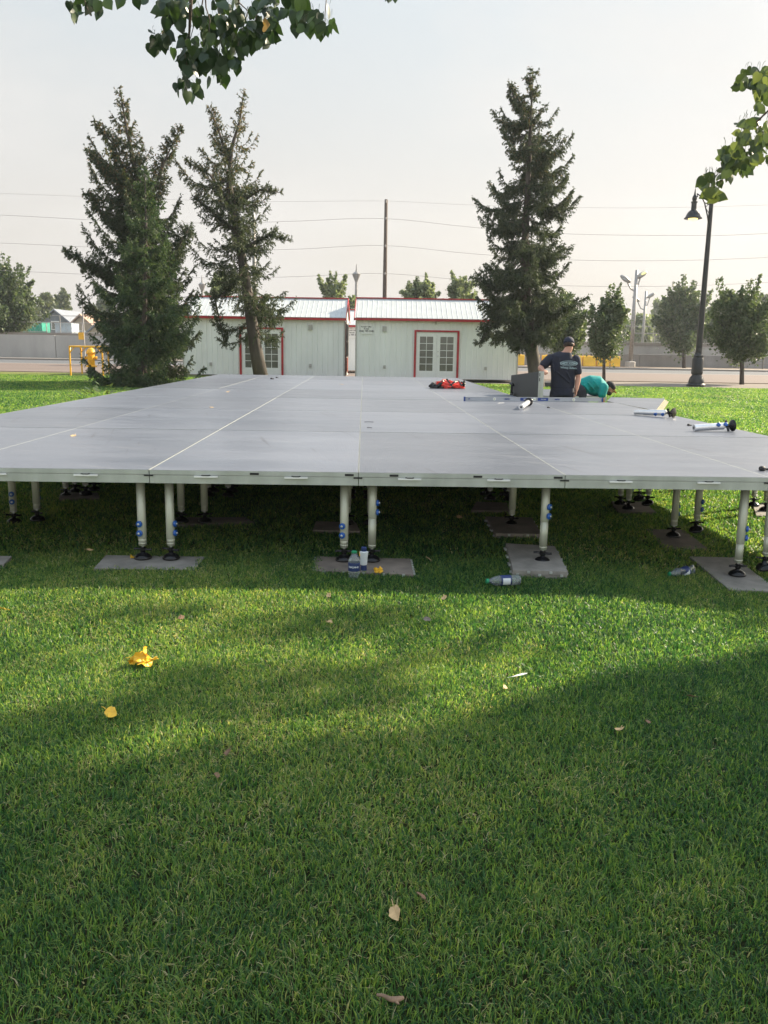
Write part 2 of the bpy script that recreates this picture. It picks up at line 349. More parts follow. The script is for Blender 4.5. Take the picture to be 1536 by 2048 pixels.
rt = r0*math.cos(ROLL)+up0*math.sin(ROLL); up = -r0*math.sin(ROLL)+up0*math.cos(ROLL)
cam.matrix_world = Matrix(((rt.x, up.x, -fw.x, 0), (rt.y, up.y, -fw.y, 0), (rt.z, up.z, -fw.z, H), (0, 0, 0, 1)))
scene.view_settings.view_transform = 'Standard'; scene.view_settings.look = 'None'; scene.view_settings.exposure = 1.40; scene.view_settings.gamma = 1
scene.render.resolution_x = 768; scene.render.resolution_y = 1024

# ------------------------------------------------------------------ ground and roads
def sheet(name, x0, x1, y0, y1, z, m, yr=None):
    """flat sheet; yr = (y0 at right end, y1 at right end)"""
    a, b = yr if yr else (y0, y1)
    mb = MB(); mb.add([(x0, y0, z), (x1, a, z), (x1, b, z), (x0, y1, z)], [(0, 1, 2, 3)])
    return tag(mb.build(name, m), kind='structure')
nx, ny = 120, 90
xs = np.concatenate([np.linspace(-40, -6, 20), np.linspace(-5.7, 6, 80), np.linspace(6.5, 40, 20)]); ys = np.concatenate([np.linspace(-15, 0, 6), np.linspace(.3, 12, 60), np.linspace(13, 38.3, 20)])
mb = MB(); vs = []
def undul(x, y): return .006*math.sin(x*2.1+y*.7)+.005*math.sin(y*2.7-x*1.3)
for y in ys:
    for x in xs:
        yy = y if y < 37 else (38.3 if x < 0 else 35.2)+0*x
        yy = min(y, 38.3-3.0*max(0, min(1, (x+9)/16)))
        vs.append((x, yy, gz(x, y)+undul(x, y)*(1 if y < 30 else .2)))
n = len(xs); mb.add(vs, [(j*n+i, j*n+i+1, (j+1)*n+i+1, (j+1)*n+i) for j in range(len(ys)-1) for i in range(n-1)])
tag(mb.build('lawn', M['lawn'], smooth=True), kind='structure')
sheet('far_ground', -1500, 1500, 20, 2500, -.11, M['farground'])
sheet('pavement', -80, 80, 34.5, 41.2, -.085, M['pave'])
mb = MB(); mb.box((-80, 41.2, -.14), (80, 41.45, -.055)); tag(mb.build('kerb', M['dirt']), kind='structure')
sheet('road', -140, 140, 41.45, 59, -.10, M['road'])
sheet('road_edge_strip', -140, 140, 58.6, 59.6, -.094, M['pale'])
sheet('service_road', -140, 140, 59.6, 71, -.098, M['road2'])
mb = MB(); mb.box((-140, 71, -.12), (140, 73.5, .03)); tag(mb.build('far_pavement', M['pale']), kind='structure')
sheet('dirt_verge', -140, 140, 73.5, 90, .0, M['dirt'])

# ------------------------------------------------------------------ grass blades (one uncountable mass)
def sn(x, y, s, seed):
    r = np.random.default_rng(seed); o = 0*x
    for k in range(6):
        a = r.uniform(0, 2*np.pi); f = s*r.uniform(.6, 1.8); o = o+np.sin((x*np.cos(a)+y*np.sin(a))*f+r.uniform(0, 6.28))
    return o/6
def ngz(x, y):
    t_ = np.clip((x-1.0)/.9, 0, 1); return -.07*t_*t_*(3-2*t_)+.006*np.sin(x*2.1+y*.7)+.005*np.sin(y*2.7-x*1.3)
PADS = [[(188, 1143), (388, 1147), (411, 1120), (212, 1117)], [(629, 1148), (827, 1156), (820, 1124), (632, 1119)], [(1024, 1153), (1134, 1157), (1108, 1105), (1010, 1098)], [(1458, 1186), (1560, 1190), (1468, 1121), (1378, 1119)], [(1325, 1100), (1414, 1102), (1368, 1065), (1292, 1063)], [(990, 1078), (1082, 1080), (1062, 1046), (970, 1043)], [(345, 1056), (508, 1050), (492, 1040), (352, 1040)], [(625, 1066), (720, 1068), (712, 1050), (632, 1048)], [(942, 1026), (1018, 1027), (1014, 1010), (952, 1008)], [(1236, 1028), (1312, 1029), (1288, 1008), (1222, 1007)], [(-60, 1136), (8, 1135), (24, 1119), (-40, 1118)], [(1512, 1036), (1570, 1037), (1560, 1014), (1505, 1013)], [(118, 1002), (200, 1002), (196, 990), (122, 990)]]
def inpads(x, y):
    m = np.zeros(len(x), bool)
    for q in PADS:
        C = [G(a, b) for a, b in q]; k = np.ones(len(x), bool)
        for i in range(4):
            a, b = C[i], C[(i+1) % 4]; k &= ((b.x-a.x)*(y-a.y)-(b.y-a.y)*(x-a.x)) > .022*(b-a).length+.02*np.sin(x*57+y*31)*(b-a).length*.7
        m |= k
    return m
def grass():
    P = []
    for (y0, y1, dens, wd, ht) in ((.55, 2.0, 33000, .0014, .030), (2.0, 3.5, 27000, .0018, .029), (3.5, 5.2, 18000, .0023, .030), (5.2, 9, 6500, .0036, .032), (9, 15, 2600, .0052, .034), (15, 24, 900, .008, .036), (24, 35, 400, .011, .036)):
        hw = y1*.47+.6; nn = int((y1-y0)*2*hw*dens)
        x = rng.uniform(-hw, hw, nn); y = rng.uniform(y0, y1, nn)
        k = np.abs(x) < y*.47+.6
        if y0 >= 9:
            # nothing seen beneath the stage this far back
            k &= ~((x > -3.6-(y-5)*.027) & (x < 2.1) & (y < 21.5)) | (y < 9)
            k &= ~((x > 0) & (x < 3.4) & (y < 12)) | False
        x = x[k]; y = y[k]; P.append(np.stack([x, y, np.full(len(x), wd), np.full(len(x), ht)], 1))
        if y1 < 16:      # coarser turf to either side of the view
            h2 = y1*.47+3.4; n2 = int((y1-y0)*2*h2*dens*.16); x = rng.uniform(-h2, h2, n2); y = rng.uniform(y0, y1, n2); k = (np.abs(x) >= y*.47+.6) & ~((y > 9) & (x > -3.6) & (x < 3.4))
            x = x[k]; y = y[k]; P.append(np.stack([x, y, np.full(len(x), wd*2.1), np.full(len(x), ht*1.05)], 1))
    P = np.concatenate(P); P = P[~inpads(P[:, 0], P[:, 1])]; x, y, wd, ht = P.T; N = len(x)
    cl = sn(x, y, 9, 1)*.5+sn(x, y, 28, 2)*.35; dry = sn(x, y, 2.2, 3)+.6*sn(x, y, 14, 4)
    h = ht*(1+.45*cl)*rng.uniform(.55, 1.25, N); wd = wd*rng.uniform(.7, 1.35, N)
    ta = rng.uniform(0, 2*np.pi, N); lean = np.abs(rng.normal(.75, .45, N)); 
    cx = sn(x, y, 16, 5)*.28; cy = sn(x, y, 16, 6)*.28      # neighbours lean alike
    lx = np.cos(ta)*lean+cx; ly = np.sin(ta)*lean+cy
    c = rng.uniform(0, .8, N)**1.15*.95+.06+dry*.20+.10*sn(x, y, 5, 8); straw = rng.random(N) < np.clip(.07+.16*dry+.10*sn(x, y, 7, 9), .01, .36)*np.where(y > 9, .12, 1)
    c = np.clip(c, 0, np.where(y > 9, .74, .88)); c[straw] = rng.uniform(.88, 1, straw.sum()); lx[straw] *= 1.7; ly[straw] *= 1.7; h[straw] *= .8
    fa = rng.uniform(0, np.pi, N); wx = np.cos(fa)*wd; wy = np.sin(fa)*wd
    z = ngz(x, y)-.003
    V = np.zeros((N, 5, 3))
    V[:, 0] = np.stack([x-wx, y-wy, z], 1); V[:, 1] = np.stack([x+wx, y+wy, z], 1)
    mx_, my_ = x+lx*h*.38, y+ly*h*.38; mz = z+h*.62
    V[:, 2] = np.stack([mx_+wx*.8, my_+wy*.8, mz], 1); V[:, 3] = np.stack([mx_-wx*.8, my_-wy*.8, mz], 1)
    V[:, 4] = np.stack([x+lx*h, y+ly*h, z+h*np.clip(1-.28*(lx**2+ly**2), .45, 1)], 1)
    b = (np.arange(N)*5)[:, None]
    T = np.concatenate([b+np.array([[0, 1, 2]]), b+np.array([[0, 2, 3]]), b+np.array([[3, 2, 4]])])
    o = npmesh('grass', V.reshape(-1, 3), T, M['grass'], np.repeat(c, 5)); tag(o, kind='stuff', label='short mown green lawn grass mixed with dry straw blades', cat='grass')
    print('blades', N)
grass()

# ------------------------------------------------------------------ trees
def interp(tab, y, k): return float(np.interp(y, [r[0] for r in tab], [r[k] for r in tab]))
def needles(TS, TD, TL, nl, nw, step, drop, r):
    """triangular needle sprays along twigs: start, direction, length arrays"""
    n = np.maximum(2, (TL/step).astype(int)); idx = np.repeat(np.arange(len(TL)), n*2)
    s = r.random(len(idx)); A = TD[idx]; B = TS[idx]+A*(s*TL[idx])[:, None]; B[:, 2] -= (s**2)*TL[idx]*drop
    rd = r.normal(size=(len(idx), 3)); rd -= A*(rd*A).sum(1)[:, None]; rd /= np.linalg.norm(rd, axis=1)[:, None]+1e-9
    ln = nl*r.uniform(.6, 1.3, len(idx))*(1-.35*s); tip = B+(rd*.75+A*.75)*ln[:, None]; tip[:, 2] -= .15*ln
    wv = np.cross(rd, A); wv = wv*.6+A*.8; wv *= (nw*r.uniform(.6, 1.3, len(idx)))[:, None]
    V = np.stack([B-wv*.5, B+wv*.5, tip], 1).reshape(-1, 3); Fc = np.arange(len(V)).reshape(-1, 3)
    return V, Fc, idx
def spruce(label, Y, trunk, tab, nbr, m, seed, bot, top, tr, slope=(-.25, .55), dens=1., nl=.085, nw=.04, extra=(), sparse=0, cones=.0, twl=.34, bare=None, mbark='bark_grey'):
    r = np.random.default_rng(seed); rr = random.Random(seed)
    TP = [U(px, py, Y) for px, py in trunk]; base = TP[0].copy()
    z0 = gz(base.x, base.y); 
    if base.z > z0: TP.insert(0, Vector((base.x, base.y, z0-.1)))
    base = Vector((TP[0].x, TP[0].y, z0)); root = empty('spruce_tree', base, label, 'tree')
    L = len(TP); mb = MB(); mb.tube(rel(TP, base), [tr*(1-(i/(L-1)))**1.15+.010 for i in range(L)], 12)
    def trunkat(py):
        ps = sorted(trunk, key=lambda q: q[1]); return float(np.interp(py, [q[1] for q in ps], [q[0] for q in ps]))
    BR = []
    ky = Y/F
    for i in range(nbr):
        f = (i+rr.random())/nbr; py = top+(bot-top)*f**.85; wh = 20+12*f; py = round(py/wh)*wh+rr.gauss(0, 2.6); py = min(bot+4, max(top+2, py))
        tx = trunkat(py); wl = (tx-interp(tab, py, 1))*ky*.93; wr = (interp(tab, py, 2)-tx)*ky*.93
        th = rr.uniform(0, 2*math.pi); c = math.cos(th); sft = .5+.5*c; Ln = (wl*(1-sft)+wr*sft)
        Ln = max(.12, Ln)*(1+.17*math.sin(py*.11+2*th+seed)+.10*math.sin(py*.27+3*th))*(rr.uniform(.86, 1.14) if rr.random() < .6 else rr.uniform(.55, .9))
        rel_h = 1-(py-top)/(bot-top); sl = slope[0]+(slope[1]-slope[0])*rel_h+rr.uniform(-.1, .1)
        p0 = U(tx, py, Y); p0.z -= sl*Ln*.8*rr.uniform(.6, 1)
        BR.append((p0, Vector((c, math.sin(th), 0)), Ln, sl))
    for (pts, wid) in extra:        # additional leaders given as their own little trunks
        E = [U(px, py, Y) for px, py in pts]; mb.tube(rel(E, base), [tr*.26*(1-.85*i/(len(E)-1)) for i in range(len(E))], 7)
        for i in range(len(E)-1):
            nb = max(4, int((E[i+1]-E[i]).length/.038))
            for k in range(nb):
                q = (k+rr.random())/nb; g = (i+q)/(len(E)-1); th = rr.uniform(0, 6.28)
                BR.append((E[i].lerp(E[i+1], q), Vector((math.cos(th), math.sin(th), 0)), max(.1, wid*ky*(1-.8*g)*rr.uniform(.6, 1.1)), .55))
    TS, TD, TL = [], [], []; wood = MB()
    for p0, d, Ln, sl in BR:
        sag = .30*rr.uniform(.5, 1.3) if Ln > .5 else .05; upt = .34*rr.uniform(.4, 1.2)
        P = []
        for k in range(7):
            q = k/6; P.append(p0+d*(Ln*q)+Vector((0, 0, Ln*(sl*q-sag*math.sin(math.pi*q)*.6+upt*q**4-.1*q))))
        wood.tube(rel(P, base), [max(.004, .016*Ln**.7*(1-q/6.5)) for q in range(7)], 4, cap=False)
        nt = max(5, int(Ln/.085*dens*1.75)); side = d.cross(Vector((0, 0, 1)))
        for k in range(nt):
            q = .14+.86*(k+rr.random())/nt; q = min(q, 1)
            if rr.random() < sparse*(1-q): continue
            i = min(5, int(q*6)); pp = P[i].lerp(P[i+1], q*6-i); sg = rr.choice((-1, 1))
            l = (min(.75, twl*Ln*(1.05-q))+.10)*rr.uniform(.6, 1.2)
            dd = (side*sg*rr.uniform(.3, 1)+d*rr.uniform(.3, .9)+Vector((0, 0, rr.choice((rr.uniform(-1.3, -.4), rr.uniform(-.3, .15)))))).normalized()
            TS.append(pp); TD.append(dd); TL.append(l)
        TS.append(P[5]); TD.append((P[6]-P[5]).normalized()); TL.append((P[6]-P[5]).length+.1)
        # needles on the branch itself
        for k in range(2, 6): TS.append(P[k]); TD.append((P[k+1]-P[k]).normalized()); TL.append((P[k+1]-P[k]).length)
    # short inner sprays round the stem
    for i in range(L-1):
        nb = int((TP[i+1]-TP[i]).length*(20 if not sparse else 12))
        for k in range(nb):
            p_ = TP[i].lerp(TP[i+1], rr.random()); q_ = U(768, bot, Y).z
            if p_.z < q_: continue
            fz = (p_.z-q_)/(TP[-1].z-q_); th = rr.uniform(0, 6.28); TS.append(p_); TD.append(Vector((math.cos(th), math.sin(th), rr.uniform(-.2, .7+.5*fz))).normalized()); TL.append(rr.uniform(.2, .75)*(1-.55*fz))
    # leader tip
    TS.append(TP[-2]); TD.append((TP[-1]-TP[-2]).normalized()); TL.append((TP[-1]-TP[-2]).length+.15)
    TS = np.array([tuple(v-base) for v in TS]); TD = np.array([tuple(v) for v in TD]); TL = np.array(TL)
    # second order: small side sprigs off each twig
    i2 = np.repeat(np.arange(len(TL)), np.clip((TL/.11).astype(int), 0, 5)); s = r.uniform(.15, .95, len(i2))
    S2 = TS[i2]+TD[i2]*(s*TL[i2])[:, None]; D2 = TD[i2]+r.normal(size=(len(i2), 3))*.5; D2[:, 2] -= .30; D2 /= np.linalg.norm(D2, axis=1)[:, None]; L2 = TL[i2]*.38*(1.1-s)+.05
    TS = np.concatenate([TS, S2]); TD = np.concatenate([TD, D2]); TL = np.concatenate([TL, L2])
    V, Fc, idx = needles(TS, TD, TL, nl, nw, .036, .2, r)
    tv = r.uniform(0, 1, len(TL)); cc = np.clip(tv[idx]*.55+r.uniform(0, .35, len(idx)), 0, .9)
    if cones: 
        hh = (V.reshape(-1, 3, 3)[:, 0, 2]-V[:, 2].min())/(V[:, 2].max()-V[:, 2].min()); cc[(r.random(len(cc)) < cones*np.clip((hh-.55)*3, 0, 1)) & (tv[idx] > .45)] = 1
    mb.build('trunk', M[mbark], root, smooth=True); wood.build('branches', M['twig'], root)
    npmesh('crown', V, Fc, M[m], np.repeat(cc, 3), root); print('spruce', len(Fc))
    return root
spruce('tall dark spruce with several leaning tops, behind the bright young spruce on the left', 29.5,
       [(318, 768), (316, 600), (300, 450), (268, 330), (252, 250), (240, 180)],
       [(180, 232, 248), (235, 230, 264), (300, 205, 290), (340, 180, 305), (390, 178, 335), (440, 175, 350), (480, 180, 360), (520, 160, 375), (560, 150, 395), (610, 165, 400), (660, 205, 405), (730, 225, 395)],
       150, 'spruce', 11, 725, 182, .21, slope=(-.28, .7), dens=1.15, nl=.09, nw=.045, cones=.35,
       extra=[([(262, 370), (225, 285), (190, 245)], 26), ([(300, 400), (330, 320), (360, 257)], 30), ([(290, 430), (215, 345), (176, 300)], 34), ([(300, 520), (200, 420), (170, 385)], 34), ([(300, 600), (190, 540), (130, 502)], 45), ([(320, 560), (370, 470), (378, 455)], 36)])
spruce('bright green bushy young spruce beside the left edge of the stage', 27.0,
       [(287, 772), (290, 600), (292, 450), (290, 338)],
       [(338, 284, 296), (380, 272, 310), (430, 256, 328), (480, 240, 345), (520, 225, 355), (580, 205, 368), (640, 195, 378), (700, 174, 396), (745, 180, 402), (772, 225, 355)],
       165, 'spruce_young', 12, 764, 340, .13, slope=(-.20, .16), dens=1.5, nl=.075, nw=.038, twl=.40)
spruce('thin sparse spruce with a leaning trunk and forked top, before the left cabin', 32.0,
       [(524, 765), (510, 690), (497, 600), (478, 480), (458, 370), (462, 300), (480, 240), (487, 184)],
       [(184, 480, 494), (230, 470, 496), (270, 440, 500), (310, 395, 520), (330, 372, 530), (390, 378, 560), (430, 395, 550), (480, 392, 578), (540, 396, 565), (600, 400, 588), (650, 405, 600), (690, 430, 560)],
       105, 'spruce_thin', 13, 668, 186, .27, slope=(-.38, .45), dens=.95, sparse=.55, cones=.5, nl=.085, nw=.04,
       extra=[([(458, 330), (440, 270), (420, 214)], 22), ([(470, 420), (420, 350), (372, 322)], 30), ([(480, 470), (420, 420), (385, 392)], 28), ([(470, 410), (520, 380), (560, 385)], 26), ([(480, 500), (540, 470), (578, 482)], 26), ([(480, 560), (430, 600), (450, 690)], 18)])
spruce('tall dense dark spruce with bare lower trunk, right of the right cabin', 33.0,
       [(1074, 766), (1062, 690), (1052, 600), (1050, 480), (1058, 330), (1062, 230), (1066, 140)],
       [(140, 1056, 1076), (175, 1036, 1084), (215, 1010, 1094), (240, 988, 1112), (275, 994, 1120), (310, 992, 1130), (335, 966, 1128), (390, 950, 1132), (440, 962, 1144), (500, 962, 1146), (560, 934, 1152), (600, 926, 1166), (640, 930, 1165), (690, 945, 1120)],
       165, 'spruce', 14, 676, 142, .33, slope=(-.36, .10), dens=1.55, nl=.095, nw=.045,
       extra=[([(1060, 250), (1030, 200), (1020, 168)], 22), ([(1060, 620), (985, 650), (955, 690)], 30)], cones=.15)

def leafy(label, Y, tx, tbase, crown_bot, tab, n_shoots, m, seed, leaf=.11, per=26, trad=.10, group=None, name='street_tree', base_z=None, fan=.6, spread=.22, solid=1., zbase=0., mbark='bark_grey', depth=1., spikes=(), top_cut=0):
    """broadleaf tree: trunk, fan of upright shoots filling the traced crown, leaf cards along them"""
    r = np.random.default_rng(seed); ky = Y/F
    b = U(tx, tbase, Y); b.z = zbase; root = empty(name, b, label, 'tree', group)
    tab = [(q[0]+(top_cut*(1-(q[0]-tab[0][0])/(tab[-1][0]-tab[0][0]))**2), q[1], q[2]) for q in tab]; cb = U(tx, crown_bot, Y); tops = [row[0] for row in tab]; y0, y1 = min(tops), max(tops)
    mb = MB(); ptop = U(interp(tab, y0, 1)*.5+interp(tab, y0, 2)*.5, y0+(y1-y0)*.25, Y)
    mb.tube(rel([Vector((b.x, b.y, b.z-.1)), b.lerp(cb, .5), cb, cb.lerp(ptop, .5), ptop], b), [trad*1.15, trad, trad*.85, trad*.5, trad*.12], 8)
    C = []; 
    n_shoots = int(n_shoots*.24); per = int(per*3.3); spread *= .95
    for k in range(n_shoots):
        f = r.random(); pe = y1-(y1-y0)*f; a, c = interp(tab, pe, 1), interp(tab, pe, 2); th = r.uniform(0, 2*np.pi); rad = r.random()**.36*(.98 if f < .7 else .9)
        cx, hw = (a+c)/2, (c-a)/2*1.16; hw *= 1+.16*math.sin(3*th+pe*.05+seed)+.12*math.sin(7*th+pe*.11+seed*2); e = U(cx+hw*rad*math.cos(th)*r.uniform(.85, 1.12), pe-(y1-y0)*(r.uniform(0, .10) if r.random() < .4 else 0), Y); e.y += hw*ky*rad*math.sin(th)*depth
        ps = min(y1, pe+(y1-y0)*r.uniform(.22, .5)); s0 = U(tx+(cx-tx)*.5+(cx+hw*rad*math.cos(th)-tx)*(1-fan)*.7, ps, Y); s0.y += hw*ky*rad*math.sin(th)*.4*depth
        mb.tube(rel([s0, s0.lerp(e, .55)+Vector((0, 0, .05)), e], b), [trad*.16, trad*.11, trad*.04], 4, cap=False)
        q = r.random(per)**.8; P = np.array(s0-b)[None]*(1-q[:, None])+np.array(e-b)[None]*q[:, None]
        P = P+r.normal(size=(per, 3))*(spread*(1.3-1.12*q))[:, None]; C.append(P)
    for (sx, sy) in spikes:
        for j in range(2):
            e = U(sx+r.normal()*2, sy+abs(r.normal())*4, Y); e.y += r.normal()*.25*(y1-y0)*ky*.5; s0 = U(tx*.45+sx*.55, y0+(y1-y0)*.45, Y); s0.y = e.y*.6+Y*.4
            mb.tube(rel([s0, s0.lerp(e, .55)+Vector((0, 0, .05)), e], b), [trad*.16, trad*.11, trad*.04], 4, cap=False)
            q = r.random(int(per*.8))**.8; P = np.array(s0-b)[None]*(1-q[:, None])+np.array(e-b)[None]*q[:, None]; C.append(P+r.normal(size=P.shape)*(spread*(.75-.6*q))[:, None])
    for k in range(6):
        e = U(interp(tab, y1-(y1-y0)*.35, 1+k % 2)*.7+tx*.3, y1-(y1-y0)*.5, Y); e.y += r.uniform(-1, 1)*.5
        mb.tube(rel([cb, cb.lerp(e, .5)+Vector((0, 0, .2)), e], b), [trad*.5, trad*.3, trad*.1], 5, cap=False)
    C = np.concatenate(C); N = len(C); cc = np.clip(np.repeat(r.random(N//20+1), 20)[:N]*.5+r.uniform(0, .5, N), 0, 1)
    ln = leaf*r.uniform(.6, 1.35, N); d = r.normal(size=(N, 3)); d /= np.linalg.norm(d, axis=1)[:, None]; e2 = np.cross(d, r.normal(size=(N, 3))); e2 /= np.linalg.norm(e2, axis=1)[:, None]
    V = np.stack([C-d*ln[:, None]*.5, C+e2*(ln*.34)[:, None], C+d*ln[:, None]*.55, C-e2*(ln*.34)[:, None]], 1).reshape(-1, 3)
    npmesh('crown', V, np.arange(N*4).reshape(-1, 4), M[m], np.repeat(cc, 4), root); mb.build('trunk', M[mbark], root, smooth=True)
    return root
GS = 'young round-headed street trees'
leafy('round-headed young tree rising behind the bending worker', 41.0, 1208, 760, 700, [(566, 1228, 1236), (590, 1200, 1250), (620, 1178, 1256), (660, 1172, 1252), (690, 1185, 1240), (705, 1205, 1222)], 420, 'leaf', 21, spikes=[(1225, 567), (1238, 566), (1205, 592), (1184, 604), (1252, 612), (1214, 580)], top_cut=26, leaf=.13, per=40, trad=.075, group=GS, spread=.20)
leafy('dark young tree whose crown hangs behind the standing worker', 43.0, 1130, 758, 690, [(585, 1115, 1150), (620, 1085, 1172), (650, 1088, 1180), (680, 1100, 1165), (697, 1112, 1130)], 380, 'leaf', 22, leaf=.13, per=40, trad=.08, group=GS, spread=.2)
leafy('large round tree across the road, left of the black lamp post', 77.0, 1368, 736, 688, [(550, 1345, 1392), (585, 1322, 1410), (630, 1308, 1408), (665, 1320, 1402), (692, 1355, 1385)], 520, 'leaf', 23, spikes=[(1345, 560), (1364, 550), (1393, 558), (1322, 602), (1408, 610)], top_cut=26, leaf=.24, per=40, trad=.16, group=GS, spread=.40)
leafy('broad dark tree right of the black lamp post, nearer than the one beside it', 40.0, 1484, 764, 705, [(552, 1436, 1530), (590, 1424, 1550), (640, 1410, 1560), (680, 1415, 1555), (708, 1460, 1520)], 620, 'leaf', 24, spikes=[(1440, 553), (1470, 582), (1500, 556), (1517, 548), (1548, 600), (1424, 600), (1485, 570)], top_cut=26, leaf=.13, per=42, trad=.10, group=GS, spread=.22)
leafy('tree at the left edge of the picture with trunk beside the concrete wall', 80.0, 5, 718, 668, [(505, -10, 14), (540, -35, 52), (590, -50, 72), (630, -45, 80), (662, -20, 50)], 520, 'leaf', 25, spikes=[(12, 505), (52, 527), (62, 556), (32, 522), (78, 604), (70, 630)], top_cut=26, leaf=.25, per=40, trad=.16, group=GS, spread=.42)
GB = 'pale treetops seen above the cabin roofs'
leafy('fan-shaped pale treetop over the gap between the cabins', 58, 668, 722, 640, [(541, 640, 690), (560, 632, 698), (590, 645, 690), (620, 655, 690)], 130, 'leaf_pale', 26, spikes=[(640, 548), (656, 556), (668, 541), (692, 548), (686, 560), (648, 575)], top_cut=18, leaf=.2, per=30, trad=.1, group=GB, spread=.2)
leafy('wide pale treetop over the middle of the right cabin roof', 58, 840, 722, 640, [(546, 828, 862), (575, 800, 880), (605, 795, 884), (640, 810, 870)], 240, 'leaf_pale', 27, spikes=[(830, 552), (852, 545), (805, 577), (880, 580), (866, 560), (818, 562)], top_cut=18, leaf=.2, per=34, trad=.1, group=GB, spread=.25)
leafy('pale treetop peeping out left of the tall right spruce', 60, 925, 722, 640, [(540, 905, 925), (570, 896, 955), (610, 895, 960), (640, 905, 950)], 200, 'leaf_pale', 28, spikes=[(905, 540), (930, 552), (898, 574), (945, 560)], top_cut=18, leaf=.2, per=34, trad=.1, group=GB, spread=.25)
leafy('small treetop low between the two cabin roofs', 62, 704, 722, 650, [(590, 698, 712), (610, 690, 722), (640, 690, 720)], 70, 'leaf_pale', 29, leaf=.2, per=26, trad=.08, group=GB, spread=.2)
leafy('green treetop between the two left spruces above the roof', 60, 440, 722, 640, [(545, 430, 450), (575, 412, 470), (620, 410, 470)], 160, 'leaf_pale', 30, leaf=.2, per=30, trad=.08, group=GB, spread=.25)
GF = 'trees in the hazy distance'
far = [('hazy tree beside the dark roofed house at far left', 95, 150, 12, 70, 585, 668, 44), ('hazy tall trees behind the tan houses at far left', 125, 160, 10, 80, 577, 668, 46), ('hazy low tree left of the grey container', 60, 130, 9, 60, 600, 668, 30),
       ('hazy tree right behind the tan houses', 205, 150, 9, 66, 592, 668, 50), ('hazy tree standing beyond the two twin headed lights', 1318, 170, 8, 50, 597, 690, 40), ('hazy tree filling the gap left of the black lamp post', 1345, 150, 8, 50, 610, 690, 40),
       ('hazy tree right of the black lamp post base', 1425, 140, 8, 44, 618, 694, 40), ('hazy trees at the right edge of the picture', 1530, 130, 10, 60, 590, 694, 60), ('light green bush between the trunk and the right cabin', 1078, 110, 8, 50, 640, 700, 44), ('yellowish low tree beside the far light pole', 1278, 120, 7, 40, 634, 692, 36),
       ('low hazy tree behind the wall right of the barriers', 1240, 140, 7, 50, 640, 692, 50), ('light green tree behind the standing worker', 1105, 125, 7, 50, 650, 698, 60), ('hazy low tree between the left spruces', 400, 140, 8, 50, 640, 690, 60), ('hazy low tree at far left behind the green container', 20, 135, 8, 60, 612, 668, 60)]
for i, (lb, px, Y, a, b_, t0, t1, wpx) in enumerate(far):
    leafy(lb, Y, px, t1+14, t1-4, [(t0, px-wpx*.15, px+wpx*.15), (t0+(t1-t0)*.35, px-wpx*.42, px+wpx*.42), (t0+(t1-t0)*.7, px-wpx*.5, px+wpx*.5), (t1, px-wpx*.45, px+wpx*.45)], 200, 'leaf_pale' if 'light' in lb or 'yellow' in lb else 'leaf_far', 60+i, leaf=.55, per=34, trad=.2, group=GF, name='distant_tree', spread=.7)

# --- poplar twigs hanging into the picture from trees outside it
def heart(s):
    pts = [(0, 0), (.20, .08), (.41, .0), (.50, -.25), (.44, -.52), (.22, -.80), (0, -1.08), (-.22, -.80), (-.44, -.52), (-.50, -.25), (-.41, .0), (-.20, .08)]
    return [(x*s, y*s) for x, y in pts]
def hanging(label, Y, stems, clusters, seed, lpx=25, m='poplar', thin=1.):
    rr = random.Random(seed); root = empty('overhanging_branch', U(stems[0][0][0][0], stems[0][0][0][1], Y), label, 'branch'); b = root.location.copy()
    for pts, wpx in stems:
        tw = MB()
        P = [U(x, y, Y+rr.uniform(-.15, .15)) for x, y in pts]; k = Y/F
        tw.tube(rel(P, b), [wpx*k*.5*(1-.6*i/(len(P)-1)) for i in range(len(P))], 7); tw.build('twig', M['twig'], root, smooth=True)
    V = []; Fc = []; cc = []
    for (x0, x1, y0, y1, n, src) in clusters:
        for _ in range(int(n*1.35*thin+.5)):
            px = rr.uniform(x0, x1); py = rr.uniform(y0, y1); yy = Y+rr.uniform(-.35, .35); s = lpx*rr.uniform(.6, 1.05)*Y/F
            p = U(px, py, yy); az = rr.uniform(0, 6.28) if rr.random() < .5 else rr.gauss(0, .6); tilt = rr.gauss(.15, .35); roll = rr.gauss(0, .5 if thin == 1 else .9)
            Mx = Matrix.Rotation(az, 3, 'Z') @ Matrix.Rotation(tilt, 3, 'X') @ Matrix.Rotation(roll, 3, 'Y')
            fold = rr.uniform(.05, .3); o = len(V)
            for (u, v) in heart(s): V.append(p-b+Mx @ Vector((u, abs(u)*fold+(v*v/s)*.12, v)))
            V.append(p-b+Mx @ Vector((0, 0, -.45*s))); c = rr.random()
            for k in range(12): Fc.append((o+12, o+k, o+(k+1) % 12))
            cc += [c]*13
            a = U(src[0], src[1], Y) if rr.random() < .16 else p+Vector((rr.uniform(-.02, .02), 0, rr.uniform(.03, .055)))
            mid = (p+a)*.5+Vector((0, 0, .012))
            o = len(V); e_ = Vector((.0011, 0, 0)); V += [a-b-e_, a-b+e_, mid-b-e_, mid-b+e_, p-b]; cc += [.2]*5; Fc += [(o, o+1, o+3), (o, o+3, o+2), (o+2, o+3, o+4)]
    npmesh('leaves', np.array([tuple(v) for v in V]), np.array(Fc), M[m], np.array(cc), root)
